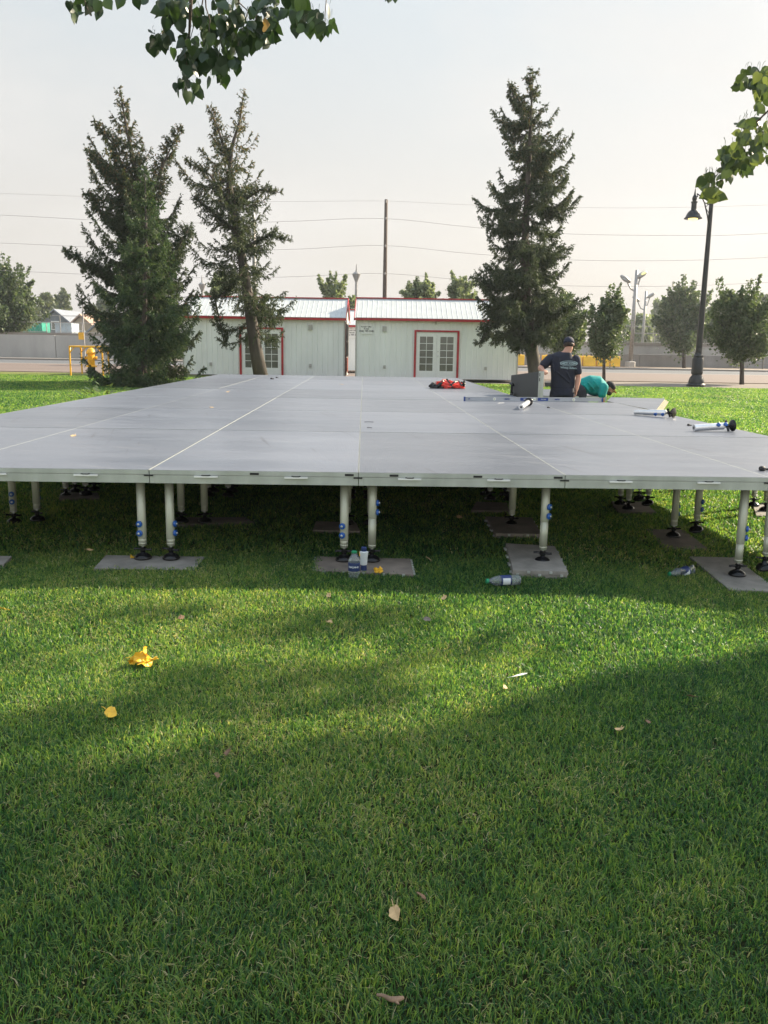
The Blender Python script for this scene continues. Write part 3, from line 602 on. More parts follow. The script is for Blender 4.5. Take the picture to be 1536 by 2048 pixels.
hanging('leafy poplar twigs with heart-shaped leaves hanging from the top left of the sky', 5.2,
        [([(383, -40), (381, 20), (378, 78)], 9), ([(378, 70), (366, 90), (374, 130), (376, 165)], 2.5), ([(412, -40), (404, 10), (388, 50), (380, 80)], 3), ([(410, -20), (412, 15), (420, 40), (416, 85), (425, 140)], 3), ([(470, -40), (478, 5), (496, 22), (485, 60), (470, 110)], 3),
         ([(320, -30), (326, 30), (330, 62), (315, 70), (318, 95)], 2), ([(600, -30), (612, 15), (604, 40), (600, 60)], 2.5), ([(160, -30), (172, 10), (180, 30)], 2.5), ([(540, -30), (520, 10), (505, 60), (495, 90)], 2.5), ([(655, -30), (650, 30), (650, 55)], 2)],
        [(138, 212, -12, 28, 18, (172, 8)), (225, 300, -18, -2, 6, (250, -20)), (318, 400, -10, 42, 34, (360, 5)), (298, 336, 56, 100, 11, (320, 70)), (345, 355, 95, 110, 1, (330, 70)), (364, 400, 65, 100, 12, (378, 78)), (405, 440, 30, 90, 14, (412, 40)),
         (362, 412, 98, 136, 26, (378, 110)), (408, 478, 88, 135, 34, (430, 100)), (420, 455, 140, 160, 5, (430, 140)), (348, 396, 158, 186, 11, (375, 158)), (392, 398, 155, 160, 1, (376, 150)), (430, 480, -10, 40, 16, (470, 0)), (440, 500, 30, 80, 30, (478, 40)), (480, 550, 15, 88, 40, (505, 50)), (500, 555, -12, 20, 14, (520, 0)),
         (545, 556, 35, 45, 2, (540, 20)), (565, 605, -14, 25, 16, (590, 0)), (590, 640, 15, 60, 20, (610, 30)), (636, 666, 38, 56, 7, (650, 50)), (655, 662, 12, 18, 1, (650, 15)), (770, 792, -20, -14, 3, (780, -24)), (480, 495, 92, 100, 3, (485, 90))], 31, lpx=23)
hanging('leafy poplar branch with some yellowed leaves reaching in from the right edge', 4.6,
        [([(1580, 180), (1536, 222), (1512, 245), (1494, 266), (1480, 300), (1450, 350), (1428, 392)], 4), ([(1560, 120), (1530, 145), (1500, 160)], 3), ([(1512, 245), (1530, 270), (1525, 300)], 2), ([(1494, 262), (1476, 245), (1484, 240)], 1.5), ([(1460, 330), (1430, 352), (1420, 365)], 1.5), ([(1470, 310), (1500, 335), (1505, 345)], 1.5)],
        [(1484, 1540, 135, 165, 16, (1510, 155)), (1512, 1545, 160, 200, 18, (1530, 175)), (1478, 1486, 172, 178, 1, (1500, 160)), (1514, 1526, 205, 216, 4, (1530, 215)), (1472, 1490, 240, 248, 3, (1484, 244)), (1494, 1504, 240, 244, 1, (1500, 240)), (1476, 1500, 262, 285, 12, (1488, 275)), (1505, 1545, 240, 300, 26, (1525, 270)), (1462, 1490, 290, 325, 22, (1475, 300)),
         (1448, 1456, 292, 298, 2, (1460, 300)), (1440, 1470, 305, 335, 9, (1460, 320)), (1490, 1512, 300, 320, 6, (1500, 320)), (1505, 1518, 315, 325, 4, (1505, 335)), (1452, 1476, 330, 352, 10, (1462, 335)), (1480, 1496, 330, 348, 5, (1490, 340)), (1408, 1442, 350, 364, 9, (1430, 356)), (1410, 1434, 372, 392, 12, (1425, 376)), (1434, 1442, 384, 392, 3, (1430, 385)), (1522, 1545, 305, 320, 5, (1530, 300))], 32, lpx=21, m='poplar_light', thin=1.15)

# --- the tree outside the picture on the right whose crown shades the foreground
def shade_tree():
    r = np.random.default_rng(5); root = empty('poplar_tree', (12.5, 8.6, 0), 'big poplar standing outside the picture to the right, shading the foreground lawn', 'tree'); b = np.array([12.5, 8.6, 0.])
    def dens(px, py):     # how much of the lawn at this spot lies in leaf shade
        line = np.interp(px, [-400, 0, 400, 760, 900, 1080, 1250, 1400, 1536, 1900], [1590, 1560, 1520, 1490, 1455, 1398, 1352, 1327, 1302, 1270])
        d = np.clip((py-line)/30, 0, 1)*.95
        for (cx, cy, rx, ry, a) in ((120, 1930, 260, 90, -.85), (600, 1830, 200, 45, -.6), (1380, 1560, 170, 40, -.6), (1330, 1930, 280, 80, -.75), (1000, 1700, 150, 35, -.45), (250, 1650, 220, 35, -.5),
                                    (500, 1370, 170, 22, .6), (300, 1425, 150, 20, .6), (60, 1480, 120, 18, .5), (640, 1262, 120, 16, .65), (260, 1235, 200, 10, .4), (750, 1230, 90, 10, .5), (980, 1300, 130, 18, .35), (640, 1410, 120, 22, .4), (60, 1320, 120, 10, .3), (1440, 1240, 160, 12, .3)):
            d = d+a*np.exp(-((px-cx)/rx)**2-((py-cy)/ry)**2)
        return d
    n = 17000; px = r.uniform(-250, 1800, n); py = 1190+(2250-1190)*r.random(n)**1.6
    k = r.random(n) < dens(px, py); px, py = px[k], py[k]
    C = []
    for a, c in zip(px, py):
        g = G(a, c); t_ = r.uniform(12.2, 15.5); 
        C.append((g.x+SUN.x*t_, g.y+SUN.y*t_, g.z+SUN.z*t_))
    C = np.array(C)-b
    # thin to an even count and add the leaves' own jitter
    C += r.normal(size=C.shape)*.045; N = len(C); ln = .15*r.uniform(.7, 1.3, N); d = r.normal(size=(N, 3)); d /= np.linalg.norm(d, axis=1)[:, None]; e2 = np.cross(d, r.normal(size=(N, 3))); e2 /= np.linalg.norm(e2, axis=1)[:, None]
    V = np.stack([C-d*ln[:, None]*.5, C+e2*(ln*.4)[:, None], C+d*ln[:, None]*.5, C-e2*(ln*.4)[:, None]], 1).reshape(-1, 3)
    npmesh('crown', V, np.arange(N*4).reshape(-1, 4), M['poplar'], np.repeat(r.random(N)*.9, 4), root)
    mb = MB(); mb.tube([(0, 0, -.2), (.1, 0, 2.5), (0, .1, 5), (-.3, 0, 8.5)], [.3, .24, .18, .05], 12)
    for k in range(14):
        e = C[r.integers(N)]; mb.tube([(0, 0, 2.5+.25*k), (e[0]*.5, e[1]*.5, max(3.5, e[2]*.8)), tuple(e)], [.07, .045, .01], 6)
    mb.build('trunk', M['bark'], root, smooth=True); print('shade leaves', N)
shade_tree()

# ------------------------------------------------------------------ the stage: modular decks
ORD = ['front', 'second', 'third', 'fourth', 'fifth', 'sixth', 'farthest']
CN = {-3: 'leftmost', -2: 'second from left', -1: 'third from left', 0: 'third from right', 1: 'second from right', 2: 'rightmost'}
CN2 = {-3: 'leftmost', -2: 'second from left', -1: 'middle', 0: 'second from right', 1: 'rightmost'}
TH = .078
def mesh_of(mb, name, m, **k):
    o = mb.build(name, m, **k); me = o.data; mods = [(x.name) for x in o.modifiers]; bpy.data.objects.remove(o); return me
W2 = PW-.004; L2 = PL-.006
mb = MB(); mb.box((.0034, .0035, -.024), (PW-.0054, PL-.019, 0)); ME_BOARD = mesh_of(mb, 'deck_board', M['deck'])
mb = MB(); mb.box((.034, .032, -.0268), (PW-.036, PL-.034, -.0246)); ME_UNDER = mesh_of(mb, 'underside', M['deck_dark'])
mb = MB()
for (x0, x1, y0, y1) in ((.0005, .0030, .004, PL-.012), (PW-.0050, PW-.0025, .004, PL-.012)):
    mb.box((x0, y0, -.026), (x1, y1, .0002))
for (x0, x1, y0, y1) in ((.002, PW-.004, .0, .0032), (.002, PW-.004, PL-.0072, PL-.005)): mb.box((x0, y0, -.026), (x1, y1, -.0012 if y0 == 0 else -.010))
for (x0, x1, y0, y1) in ((.002, .030, .0, PL-.003), (PW-.032, PW-.002, .0, PL-.003), (.0305, PW-.0325, .0, .028), (.0305, PW-.0325, PL-.030, PL-.003)):
    mb.box((x0+.001, y0+.008 if y0 == 0 else y0+.003, -.0298), (x1-.001, y1-.003, -.0262)); mb.box((x0, y0+.001, -TH), (x1, y1, -.0300))
mb.box((.03, PL/2-.03, -TH+.002), (PW-.03, PL/2+.03, -.03))
ME_FRAME = mesh_of(mb, 'frame', M['alu'])
M['latch'] = mat('latch_metal', (.80, .80, .78), .35, metal=.15, var=.1)
mb = MB(); mb.box((-.068, -.016, -.0400), (.068, -.0002, -.0310)); ME_LATCH = mesh_of(mb, 'latch', M['latch'])
mb = MB(); mb.box((-.018, -.0165, -.0308), (.018, -.0125, -.0262)); mb.box((-.026, -.0145, -.0296), (-.016, -.0120, -.0240)); mb.box((.016, -.0145, -.0296), (.026, -.0120, -.0240)); ME_HOOK = mesh_of(mb, 'latch_hook', M['blackmatt'])
mb = MB(); mb.box((-.026, -.0015, -.0225), (.026, .001, -.0100)); ME_SLOT = mesh_of(mb, 'slot', M['blackmatt'])
TUBE = {}
def tubes(split, zb):
    """outer tube down to split, inner tube to zb (heights measured down from the deck underside)"""
    k = (round(split, 3), round(zb, 3))
    if k in TUBE: return TUBE[k]
    a = MB(); a.lathe([(.0245, -split), (.0260, -split+.003), (.0260, 0)], 18)
    i = MB(); i.lathe([(.0225, -zb), (.0225, -split+.004)], 18); i.lathe([(.0242, -zb-.006), (.0248, -zb), (.0242, -zb+.004)], 18)
    for s in (-1, 1): i.box((s*.0215-.002, -.004, -zb+.01), (s*.0215+.002, .004, -split-.001))
    TUBE[k] = (mesh_of(a, 'tube', M['alu_tube'], smooth='auto'), mesh_of(i, 'inner_tube', M['alu_tube'], smooth='auto')); return TUBE[k]
mb = MB(); mb.lathe([(.0235, .0), (.0235, .006), (.014, .008), (.014, .014)], 16); mb.lathe([(.008, -.05), (.008, .0)], 10); ME_ROD = mesh_of(mb, 'threaded_rod', M['steel'])
mb = MB(); mb.lathe([(.015, -.014), (.018, -.010), (.018, .010), (.012, .014)], 14); mb.tube([(-.055, 0, 0), (-.04, 0, .002), (.04, 0, -.002), (.055, 0, 0)], [(.009, .007)]*4, 8); ME_NUT = mesh_of(mb, 'wing_nut', M['black'])
mb = MB(); mb.lathe([(.050, 0), (.053, .004), (.052, .010), (.044, .022), (.030, .032), (.014, .038), (.012, .050)], 24); ME_FOOT = mesh_of(mb, 'foot', M['black'], smooth='auto')
mb = MB(); Ry = Matrix.Rotation(R(90), 3, 'X'); mb.lathe([(.018, 0), (.0192, .003), (.0192, .012), (.015, .015)], 16, rot=Ry); ME_KNOB = mesh_of(mb, 'knob', M['knob'])
mb = MB(); mb.lathe([(.0075, .014), (.0075, .021), (.004, .023)], 8, rot=Ry); ME_BOLT = mesh_of(mb, 'bolt', M['steel'])
def make_leg(parent, x, y, split, top_z, ground, kang=0, tilt=None, knobs=True, lift=0, full=True):
    """x,y local to the deck; ground and top_z are world heights; kang = direction the knobs face (0 = camera)"""
    zt = top_z-TH; foot = ground+lift; ln = zt-foot; zb = ln-.098
    sp = min(split, zb-.03)
    a, i = tubes(sp, zb)
    leg = inst('leg', a, parent, (x, y, -TH+.001)); inst('inner_tube', i, leg)
    f = inst('foot', ME_FOOT, leg, (0, 0, -ln)); 
    if tilt: f.rotation_euler = (R(tilt[0]), R(tilt[1]), 0)
    if full:
        inst('threaded_rod', ME_ROD, leg, (0, 0, -zb-.014)); inst('wing_nut', ME_NUT, leg, (0, 0, -ln+.060), R(random.uniform(-40, 40)))
        if knobs:
            for dz in (.035, .092):
                k = inst('knob', ME_KNOB, leg, (math.sin(kang)*.025, -math.cos(kang)*.025, -sp+dz), kang)
                b = inst('bolt', ME_BOLT, leg, (math.sin(kang)*.025, -math.cos(kang)*.025, -sp+dz), kang)
    return leg
PADZ = .022
padgroup = 'ground pads under the stage legs'
for r_ in range(7):
    for c in range(-3, 3):
        if c == 2 and r_ > 2: continue
        lab = f'grey stage deck panel, {(CN if r_ < 3 else CN2)[c]} in the {ORD[r_]} row'+(' nearest the camera' if r_ == 0 else ', edge showing latches' if False else '')
        jz = random.uniform(-.0012, .0012)
        D = empty('stage_deck', S(c, r_, STAGE_Z+jz), lab, 'stage deck', 'deck panels joined into one stage', YAW)
        inst('deck_board', ME_BOARD, D); inst('frame', ME_FRAME, D); inst('underside', ME_UNDER, D)
        if r_ == 0:
            for fx in (.27, .70):
                inst('latch', ME_LATCH, D, (PW*fx+(-.03 if c == 0 else 0), 0, 0)); inst('latch_hook', ME_HOOK, D, (PW*fx+(-.03 if c == 0 else 0), 0, 0))
            for fx in {-1: (.5, .955), 0: (.17, .575, .965)}.get(c, ()): inst('slot', ME_SLOT, D, (PW*fx, -.0004, 0))
            mb = MB(); mb.box((PW-.03, -.004, -.0375), (PW-.002, .0, -.029)); mb.box((PW+.002, -.004, -.0375), (PW+.022, .0, -.029)); mb.box((PW-.03, -.0052, -.0370), (PW+.022, -.0042, -.0295)); mb.build('corner_clip', M['blackmatt'], D)
        top = STAGE_Z+jz
        def wxy(x, y): return S(c+x/PW, r_+y/PL)
        rows = (.115, PL*.5, PL-.12) if r_ < 3 else (PL-.12,)
        for yi, y in enumerate(rows):
            for sd, x in enumerate((.085, PW-.085)):
                if c == 1 and r_ == 0 and yi < 2 and sd == 0: continue
                if r_ >= 3 and not ((sd == 0 and c == -3) or (sd == 1 and c == 1) or (c in (-1, 0) and r_ == 6)): continue
                p = wxy(x, y); g = gz(p.x, p.y)
                sp = .42; kg = {(-3, 1): .2, (1, 1): 2.2, (2, 0): .9}.get((c, sd), 3.1)
                if r_ == 0 and yi == 0:
                    sp = {(-1, 0): .40, (-1, 1): .40, (-2, 1): .40, (0, 0): .215, (0, 1): .225, (1, 1): .35, (2, 0): .30}.get((c, sd), .40)
                    kg = {(-2, 1): -.25, (-1, 0): 1.35, (-1, 1): -.35, (0, 0): 1.4, (0, 1): .75, (1, 1): 1.2, (2, 0): .3}.get((c, sd), 0)
                hang = (c == 2 and sd == 0)
                make_leg(D, x, y, sp, top, g+(.0 if hang or c == -3 else PADZ), kg, tilt=(8, -14) if hang else None, lift=.07 if hang else 0, full=r_ < 2)
# pads traced on the ground; each corner list goes left-front, right-front, right-back, left-back
def pad(label, px, m='pad', nlay=1, stud=False, up=0):
    C = [G(x, y) for x, y in px]; b = (C[0]+C[1]+C[2]+C[3])/4; g = gz(b.x, b.y)+.006
    root = empty('ground_pad', (b.x, b.y, g), label, 'pad', padgroup)
    for k in range(nlay):
        mb = MB(); z0 = k*.019-.012+(.0 if k == 0 else .002); z1 = (k+1)*.019-.003
        q = [Vector((p.x-b.x, p.y-b.y, z0)) for p in C]; mb.prism(q, (0, 0, z1-z0))
        if k: 
            for v in range(len(mb.v)): mb.v[v] = (mb.v[v][0]+.003*k, mb.v[v][1]-.002*k, mb.v[v][2])
        mb.build('board', M[m], root, bevel=.002)
    if stud:
        for (a, c_, nn) in ((0, 1, 5), (1, 2, 7), (3, 0, 7)):
            for i in range(nn):
                p = C[a].lerp(C[c_], (i+.5)/nn)-b; d = (C[c_]-C[a]).normalized(); o_ = Vector((d.y, -d.x, 0))
                mb = MB(); mb.box((-.008, -.003, 0), (.008, .010, .012), rot=Matrix.Rotation(math.atan2(d.y, d.x)+math.pi, 3, 'Z'), org=(p.x+o_.x*.002, p.y+o_.y*.002, .003+.016*(i % max(1, nlay)))); mb.build('connector_tab', M['alu'], root)
pad('grey board pad under the two front legs left of centre', [(188, 1143), (388, 1147), (411, 1120), (212, 1117)], 'padgrey')
pad('brown board pad under the front legs beside the bottles', [(629, 1148), (827, 1156), (820, 1124), (632, 1119)], 'pad', 1, True)
pad('stacked tile pad with side tabs under the single front leg', [(1024, 1153), (1134, 1157), (1108, 1105), (1010, 1098)], 'padgrey', 2, True)
pad('large slanting board pad under the rightmost front leg', [(1458, 1186), (1560, 1190), (1468, 1121), (1378, 1119)], 'padgrey')
pad('brown board pad behind the crushed bottle, under a middle leg', [(1325, 1100), (1414, 1102), (1368, 1065), (1292, 1063)], 'pad')
pad('stacked tile pad in the dark behind the single front leg', [(990, 1078), (1082, 1080), (1062, 1046), (970, 1043)], 'pad', 2, True)
pad('long dark pad behind the pair of legs left of centre', [(345, 1056), (508, 1050), (492, 1040), (352, 1040)], 'pad')
pad('dark pad behind the bottles under the stage', [(625, 1066), (720, 1068), (712, 1050), (632, 1048)], 'pad')
pad('dark pad farther back right of centre under the stage', [(942, 1026), (1018, 1027), (1014, 1010), (952, 1008)], 'pad')
pad('brown pad under a cluster of three feet on the right', [(1236, 1028), (1312, 1029), (1288, 1008), (1222, 1007)], 'pad')
pad('grey pad cut by the left edge of the picture', [(-60, 1136), (8, 1135), (24, 1119), (-40, 1118)], 'padgrey')
pad('pale sunlit pad at the right edge of the picture', [(1512, 1036), (1570, 1037), (1560, 1014), (1505, 1013)], 'padgrey')
pad('dark pad under the back legs at left', [(118, 1002), (200, 1002), (196, 990), (122, 990)], 'pad')

# loose deck lying askew over the stage corner, with cream layered edge
B4 = [G(x, y, STAGE_Z-.001) for x, y in ((1214, 802), (1311.5, 821), (1330, 797), (1222, 794.5))]
root = empty('board_stack', (B4[0].x, B4[0].y, STAGE_Z-.060), 'stack of boards set askew against the far right stage edge, cream layered edge', 'boards')
for k in range(3):
    mb = MB(); q = [Vector((p.x-B4[0].x+(.03*(2-k)*(1 if i in (1, 2) else 0)), p.y-B4[0].y, .0187*k)) for i, p in enumerate(B4)]
    mb.prism(q, (0, 0, .0165)); mb.build('layer', M['cream'], root)
mb = MB(); mb.prism([Vector((p.x-B4[0].x, p.y-B4[0].y, .0545)) for p in B4], (0, 0, .0045)); mb.build('top_sheet', M['deck'], root)
for k, (u, v) in enumerate(((.25, .5), (.75, .6))):
    p = B4[0].lerp(B4[1], u).lerp(B4[3].lerp(B4[2], u), v)-B4[0]; mb = MB(); mb.tube([(p.x, p.y, -.001), (p.x, p.y, .06-STAGE_Z-.07)], .026, 10); mb.build('prop', M['alu_tube'], root)
# the lone deck beyond the workers
root = empty('stage_deck', (2.50, 14.3, STAGE_Z-.02), 'separate grey deck panel standing beyond the workers, between the tilted panel and the navy shirt', 'stage deck', rz=YAW)
inst('deck_board', ME_BOARD, root); inst('frame', ME_FRAME, root)
for x in (.085, PW-.085):
    for y in (.115, PL-.12): make_leg(root, x, y, .4, STAGE_Z-.02, gz(3, 14)+.0, 0, full=False)
# tilted panel held by the worker
A0 = U(1078, 742.5, 13.0); A1 = U(1021, 750, 14.1); dA = Vector((A1.x-A0.x, A1.y-A0.y, 0)); nA = Vector((-dA.y, dA.x, 0)).normalized()*-1
if nA.x < 0: nA = -nA
root = empty('held_deck_panel', (A0.x, A0.y, gz(A0.x, 13)), 'dark grey deck panel stood on edge and steadied by the worker in navy', 'stage deck')
o = root.location; mb = MB(); zb = 0.0
def fr(u, v, z): return Vector((dA.x*u+nA.x*v, dA.y*u+nA.y*v, z))
def ztop(u): return (A0.z*(1-u)+A1.z*u)-o.z
mb.add([fr(.004, .012, .01), fr(1, .012, .01), fr(1, .012, ztop(1)-.004), fr(.004, .012, ztop(0)-.004), fr(.004, .030, .01), fr(1, .030, .01), fr(1, .030, ztop(1)-.004), fr(.004, .030, ztop(0)-.004)],
       [(0, 3, 2, 1), (4, 5, 6, 7), (0, 1, 5, 4), (1, 2, 6, 5), (2, 3, 7, 6), (3, 0, 4, 7)]); mb.build('panel_face', M['deck_dark'], root)
mb = MB()
def bar(mb, u0, u1, v0, v1, z00, z01, z10, z11):
    P = [fr(u0, v0, z00), fr(u1, v0, z10), fr(u1, v1, z10), fr(u0, v1, z00), fr(u0, v0, z01), fr(u1, v0, z11), fr(u1, v1, z11), fr(u0, v1, z01)]
    mb.add(P, [(0, 3, 2, 1), (4, 5, 6, 7), (0, 1, 5, 4), (1, 2, 6, 5), (2, 3, 7, 6), (3, 0, 4, 7)])
bar(mb, -.008, .003, .0, .026, 0, ztop(0), 0, ztop(0)); bar(mb, -.004, .003, .027, .031, 0, ztop(0)-.002, 0, ztop(0)-.002); bar(mb, -.010, .003, .032, .080, 0, ztop(0), 0, ztop(0))
bar(mb, .004, 1.0, .031, .080, ztop(0)-.02, ztop(0)-.001, ztop(1)-.02, ztop(1)-.001); bar(mb, .98, 1.0, .031, .078, .02, ztop(1)-.022, .02, ztop(1)-.022)
mb.build('frame', M['alu'], root)
mb = MB()
for z in (ztop(0)-.075, ztop(0)-.15): bar(mb, -.0105, -.008, .006, .018, z, z+.05, z, z+.05)
mb.build('slot', M['blackmatt'], root)
mb = MB(); f0 = U(1024, 768, 13.9)-o; f1 = U(1022, 790, 13.9)-o; mb.tube([f0, f1+Vector((0, 0, -.05))], .018, 8); mb.lathe([(.03, -.025), (.050, -.02), (.045, .0), (.02, .02)], 14, org=f0+Vector((0, -.02, .0)), rot=Matrix.Rotation(R(25), 3, 'Y')); mb.lathe([(.03, -.02), (.055, -.015), (.05, .0), (.02, .02)], 14, org=f1, rot=Matrix.Rotation(R(-70), 3, 'Y'))
mb.build('folded_leg', M['black'], root)

# spirit level lying on its side along the near edge of the gap
a = G(928, 802, STAGE_Z); b_ = G(1206, 804, STAGE_Z); d = (b_-a); Ln = d.length; d.normalize()
root = empty('spirit_level', a+Vector((0, 0, .002)), 'long grey and blue spirit level standing on the stage before the workers', 'level', rz=math.atan2(d.y, d.x))
mb = MB(); hh = .058; mb.box((.02, 0, 0), (Ln-.02, .026, .006)); mb.box((.02, 0, hh-.006), (Ln-.02, .026, hh)); mb.box((.02, .009, .0062), (Ln-.02, .017, hh-.0062)); mb.build('body', M['boxgrey'], root)
mb = MB(); mb.box((0, -.001, -.001), (.0198, .027, hh+.001)); mb.box((Ln-.0198, -.001, -.001), (Ln, .027, hh+.001)); mb.build('end_cap', M['blue'], root)
mb = MB(); mb.box((Ln*.40, .004, .0064), (Ln*.475, .0088, hh-.0064)); mb.box((Ln*.525, .004, .0064), (Ln*.60, .0088, hh-.0064)); mb.build('blue_panel', M['blue'], root)
for q in (.215, .50, .785):
    mb = MB(); rx = Matrix.Rotation(R(90), 3, 'X'); mb.lathe([(.0225, 0), (.0235, .004), (.0235, .009)], 20, org=(Ln*q, .0095, hh/2), rot=rx); vo = mb.build('vial_window', M['white'], root)
    mb = MB(); mb.tube([(Ln*q-.013, -.001, hh/2), (Ln*q+.013, -.001, hh/2)] if q == .5 else [(Ln*q, -.001, hh/2-.013), (Ln*q, -.001, hh/2+.013)], .006, 8); mb.tube([(Ln*q-.003, -.007, hh/2-.01), (Ln*q-.003, -.007, hh/2+.01)], .001, 4); mb.build('vial', M['vial'], root)
for q, s, mm in ((.305, 'EMPIRE', 'blue'), (.665, 'EMPIRE', 'blue'), (.44, 'EMPIRE', 'labelw'), (.565, 'TRUE BLUE', 'labelw'), (.035, 'e8', 'blue')):
    text(s, .024 if len(s) < 8 else .016, M[mm], root, Matrix.Translation((Ln*q, .0034, hh/2)) @ FACE_CAM, bold=.0006)
# loose stage legs lying on the deck
def spare_leg(label, pa, pb, split=.0, knob=True, roll=0):
    a = G(*pa, STAGE_Z); b = G(*pb, STAGE_Z); a.z = STAGE_Z+.034; b.z = STAGE_Z+.057; d = b-a; L_ = d.length; rot = d.to_track_quat('Z', 'Y')
    root = empty('stage_jack', a, label, 'stage leg', 'spare stage legs lying on the deck'); root.rotation_mode = 'QUATERNION'; root.rotation_quaternion = rot @ Matrix.Rotation(roll, 3, 'Z').to_quaternion()
    mb = MB(); n = 20
    if split: mb.lathe([(.0275, 0), (.0285, .002), (.0285, split+.02)], n); 
    z0 = split if split else 0; mb.lathe([(.0225, z0+.01), (.0225, z0), (.0322, z0), (.0328, z0+.003), (.0328, L_-.10), (.030, L_-.097)], n)
    if not split: mb.lathe([(.0180, z0-.001), (.0180, .02)], n)
    mb.build('tube', M['alu_bright'], root, smooth='auto')
    mb = MB(); mb.lathe([(.014, -.0015), (.014, .003)], 12); mb.build('bore', M['blackmatt'], root)
    mb = MB(); mb.lathe([(.02, L_-.097), (.02, L_-.088), (.009, L_-.086), (.009, L_-.02)], 12); mb.build('threaded_rod', M['steel'], root)
    mb = MB(); mb.box((-.055, -.007, L_-.070), (.055, .007, L_-.052)); mb.lathe([(.018, L_-.075), (.018, L_-.046)], 12); mb.build('wing_nut', M['black'], root)
    mb = MB(); mb.lathe([(.012, L_-.045), (.02, L_-.036), (.042, L_-.022), (.055, L_-.008), (.056, L_), (.050, L_+.002)], 24); mb.build('foot', M['black'], root, smooth='auto')
    if knob:
        for z in (.58, .76):
            mb = MB(); mb.lathe([(.018, .026), (.0195, .028), (.0195, .038), (.015, .041)], 14, org=(0, -.006, L_*z), rot=Matrix.Rotation(R(90), 3, 'X')); mb.build('knob', M['knob'], root)
spare_leg('loose silver leg pointing at the camera, in front of the spirit level', (1042, 820), (1057, 812.5), knob=False)
spare_leg('stepped silver leg lying on the stage, black foot to the right, farther one', (1269, 830), (1347, 836), split=.12, roll=R(-60))
spare_leg('plain silver leg lying on the stage near the right edge, nearer one', (1387, 863), (1465, 863), roll=R(-120))

# red and black tool bag
c = G(897, 778, STAGE_Z); root = empty('tool_bag', c+Vector((0, .25, 0)), 'crumpled red and black tool bag lying on the stage', 'bag')
def lump(pts, r, seed, amp=.02):
    rr = random.Random(seed); mb = MB(); mb.ell((0, 0, 0), (1, 1, 1), 26, 14)
    out = []
    for v in mb.v:
        x, y, z = v; k = 1+amp*math.sin(9*x+5*y+seed)*math.cos(7*z+8*y)+rr.uniform(-amp, amp)*.35
        out.append((pts[0]+x*r[0]*k, pts[1]+y*r[1]*k, max(0, pts[2]+z*r[2]*k*(1+.35*math.sin(5*x+seed)))))
    mb.v = out; return mb
lump((0, 0, .05), (.30, .17, .085), 3, .16).build('bag_body', M['redbag'], root)
lump((-.20, -.05, .035), (.14, .13, .07), 5, .2).build('end_pocket', M['blackbag'], root); lump((.29, .02, .08), (.045, .09, .06), 6, .25).build('end_flap', M['blackbag'], root)
mb = MB(); mb.tube([(-.22, -.15, .03), (-.10, -.12, .14), (-.02, .0, .17), (.02, -.14, .11), (.08, -.19, .02)], [(.018, .003)]*5, 6); mb.tube([(.02, -.17, .05), (.12, -.13, .13), (.2, -.02, .15), (.25, -.14, .06)], [(.016, .003)]*4, 6); mb.build('strap', M['blackbag'], root)
lump((0, .02, .115), (.22, .07, .025), 8, .3).build('open_lid', M['redbag'], root)

# ------------------------------------------------------------------ cabins
def ribbed(mb, x0, x1, za, zb, yf, pitch=.23, rib=.028, dep=.018, prof=None, axis='x'):
    """sheet with raised trapezoid ribs facing -y; prof(z)->y offset for sloping roofs; built as strips between two (y,z) lines"""
    (ya, z_a), (yb, z_b) = za, zb; dy, dz = yb-ya, z_b-z_a; L = math.hypot(dy, dz); ny, nz = -dz/L, dy/L   # outward normal
    xs = [(x0, 0)]; x = x0+pitch*.5
    while x < x1-rib*1.6: xs += [(x-rib, 0), (x-rib*.5, 1), (x+rib*.5, 1), (x+rib, 0)]; x += pitch
    xs.append((x1, 0)); vs = []
    for (x, k) in xs: vs += [(x, ya+ny*dep*k, z_a+nz*dep*k), (x, yb+ny*dep*k, z_b+nz*dep*k)]
    mb.add(vs, [(2*i, 2*i+2, 2*i+3, 2*i+1) for i in range(len(xs)-1)])
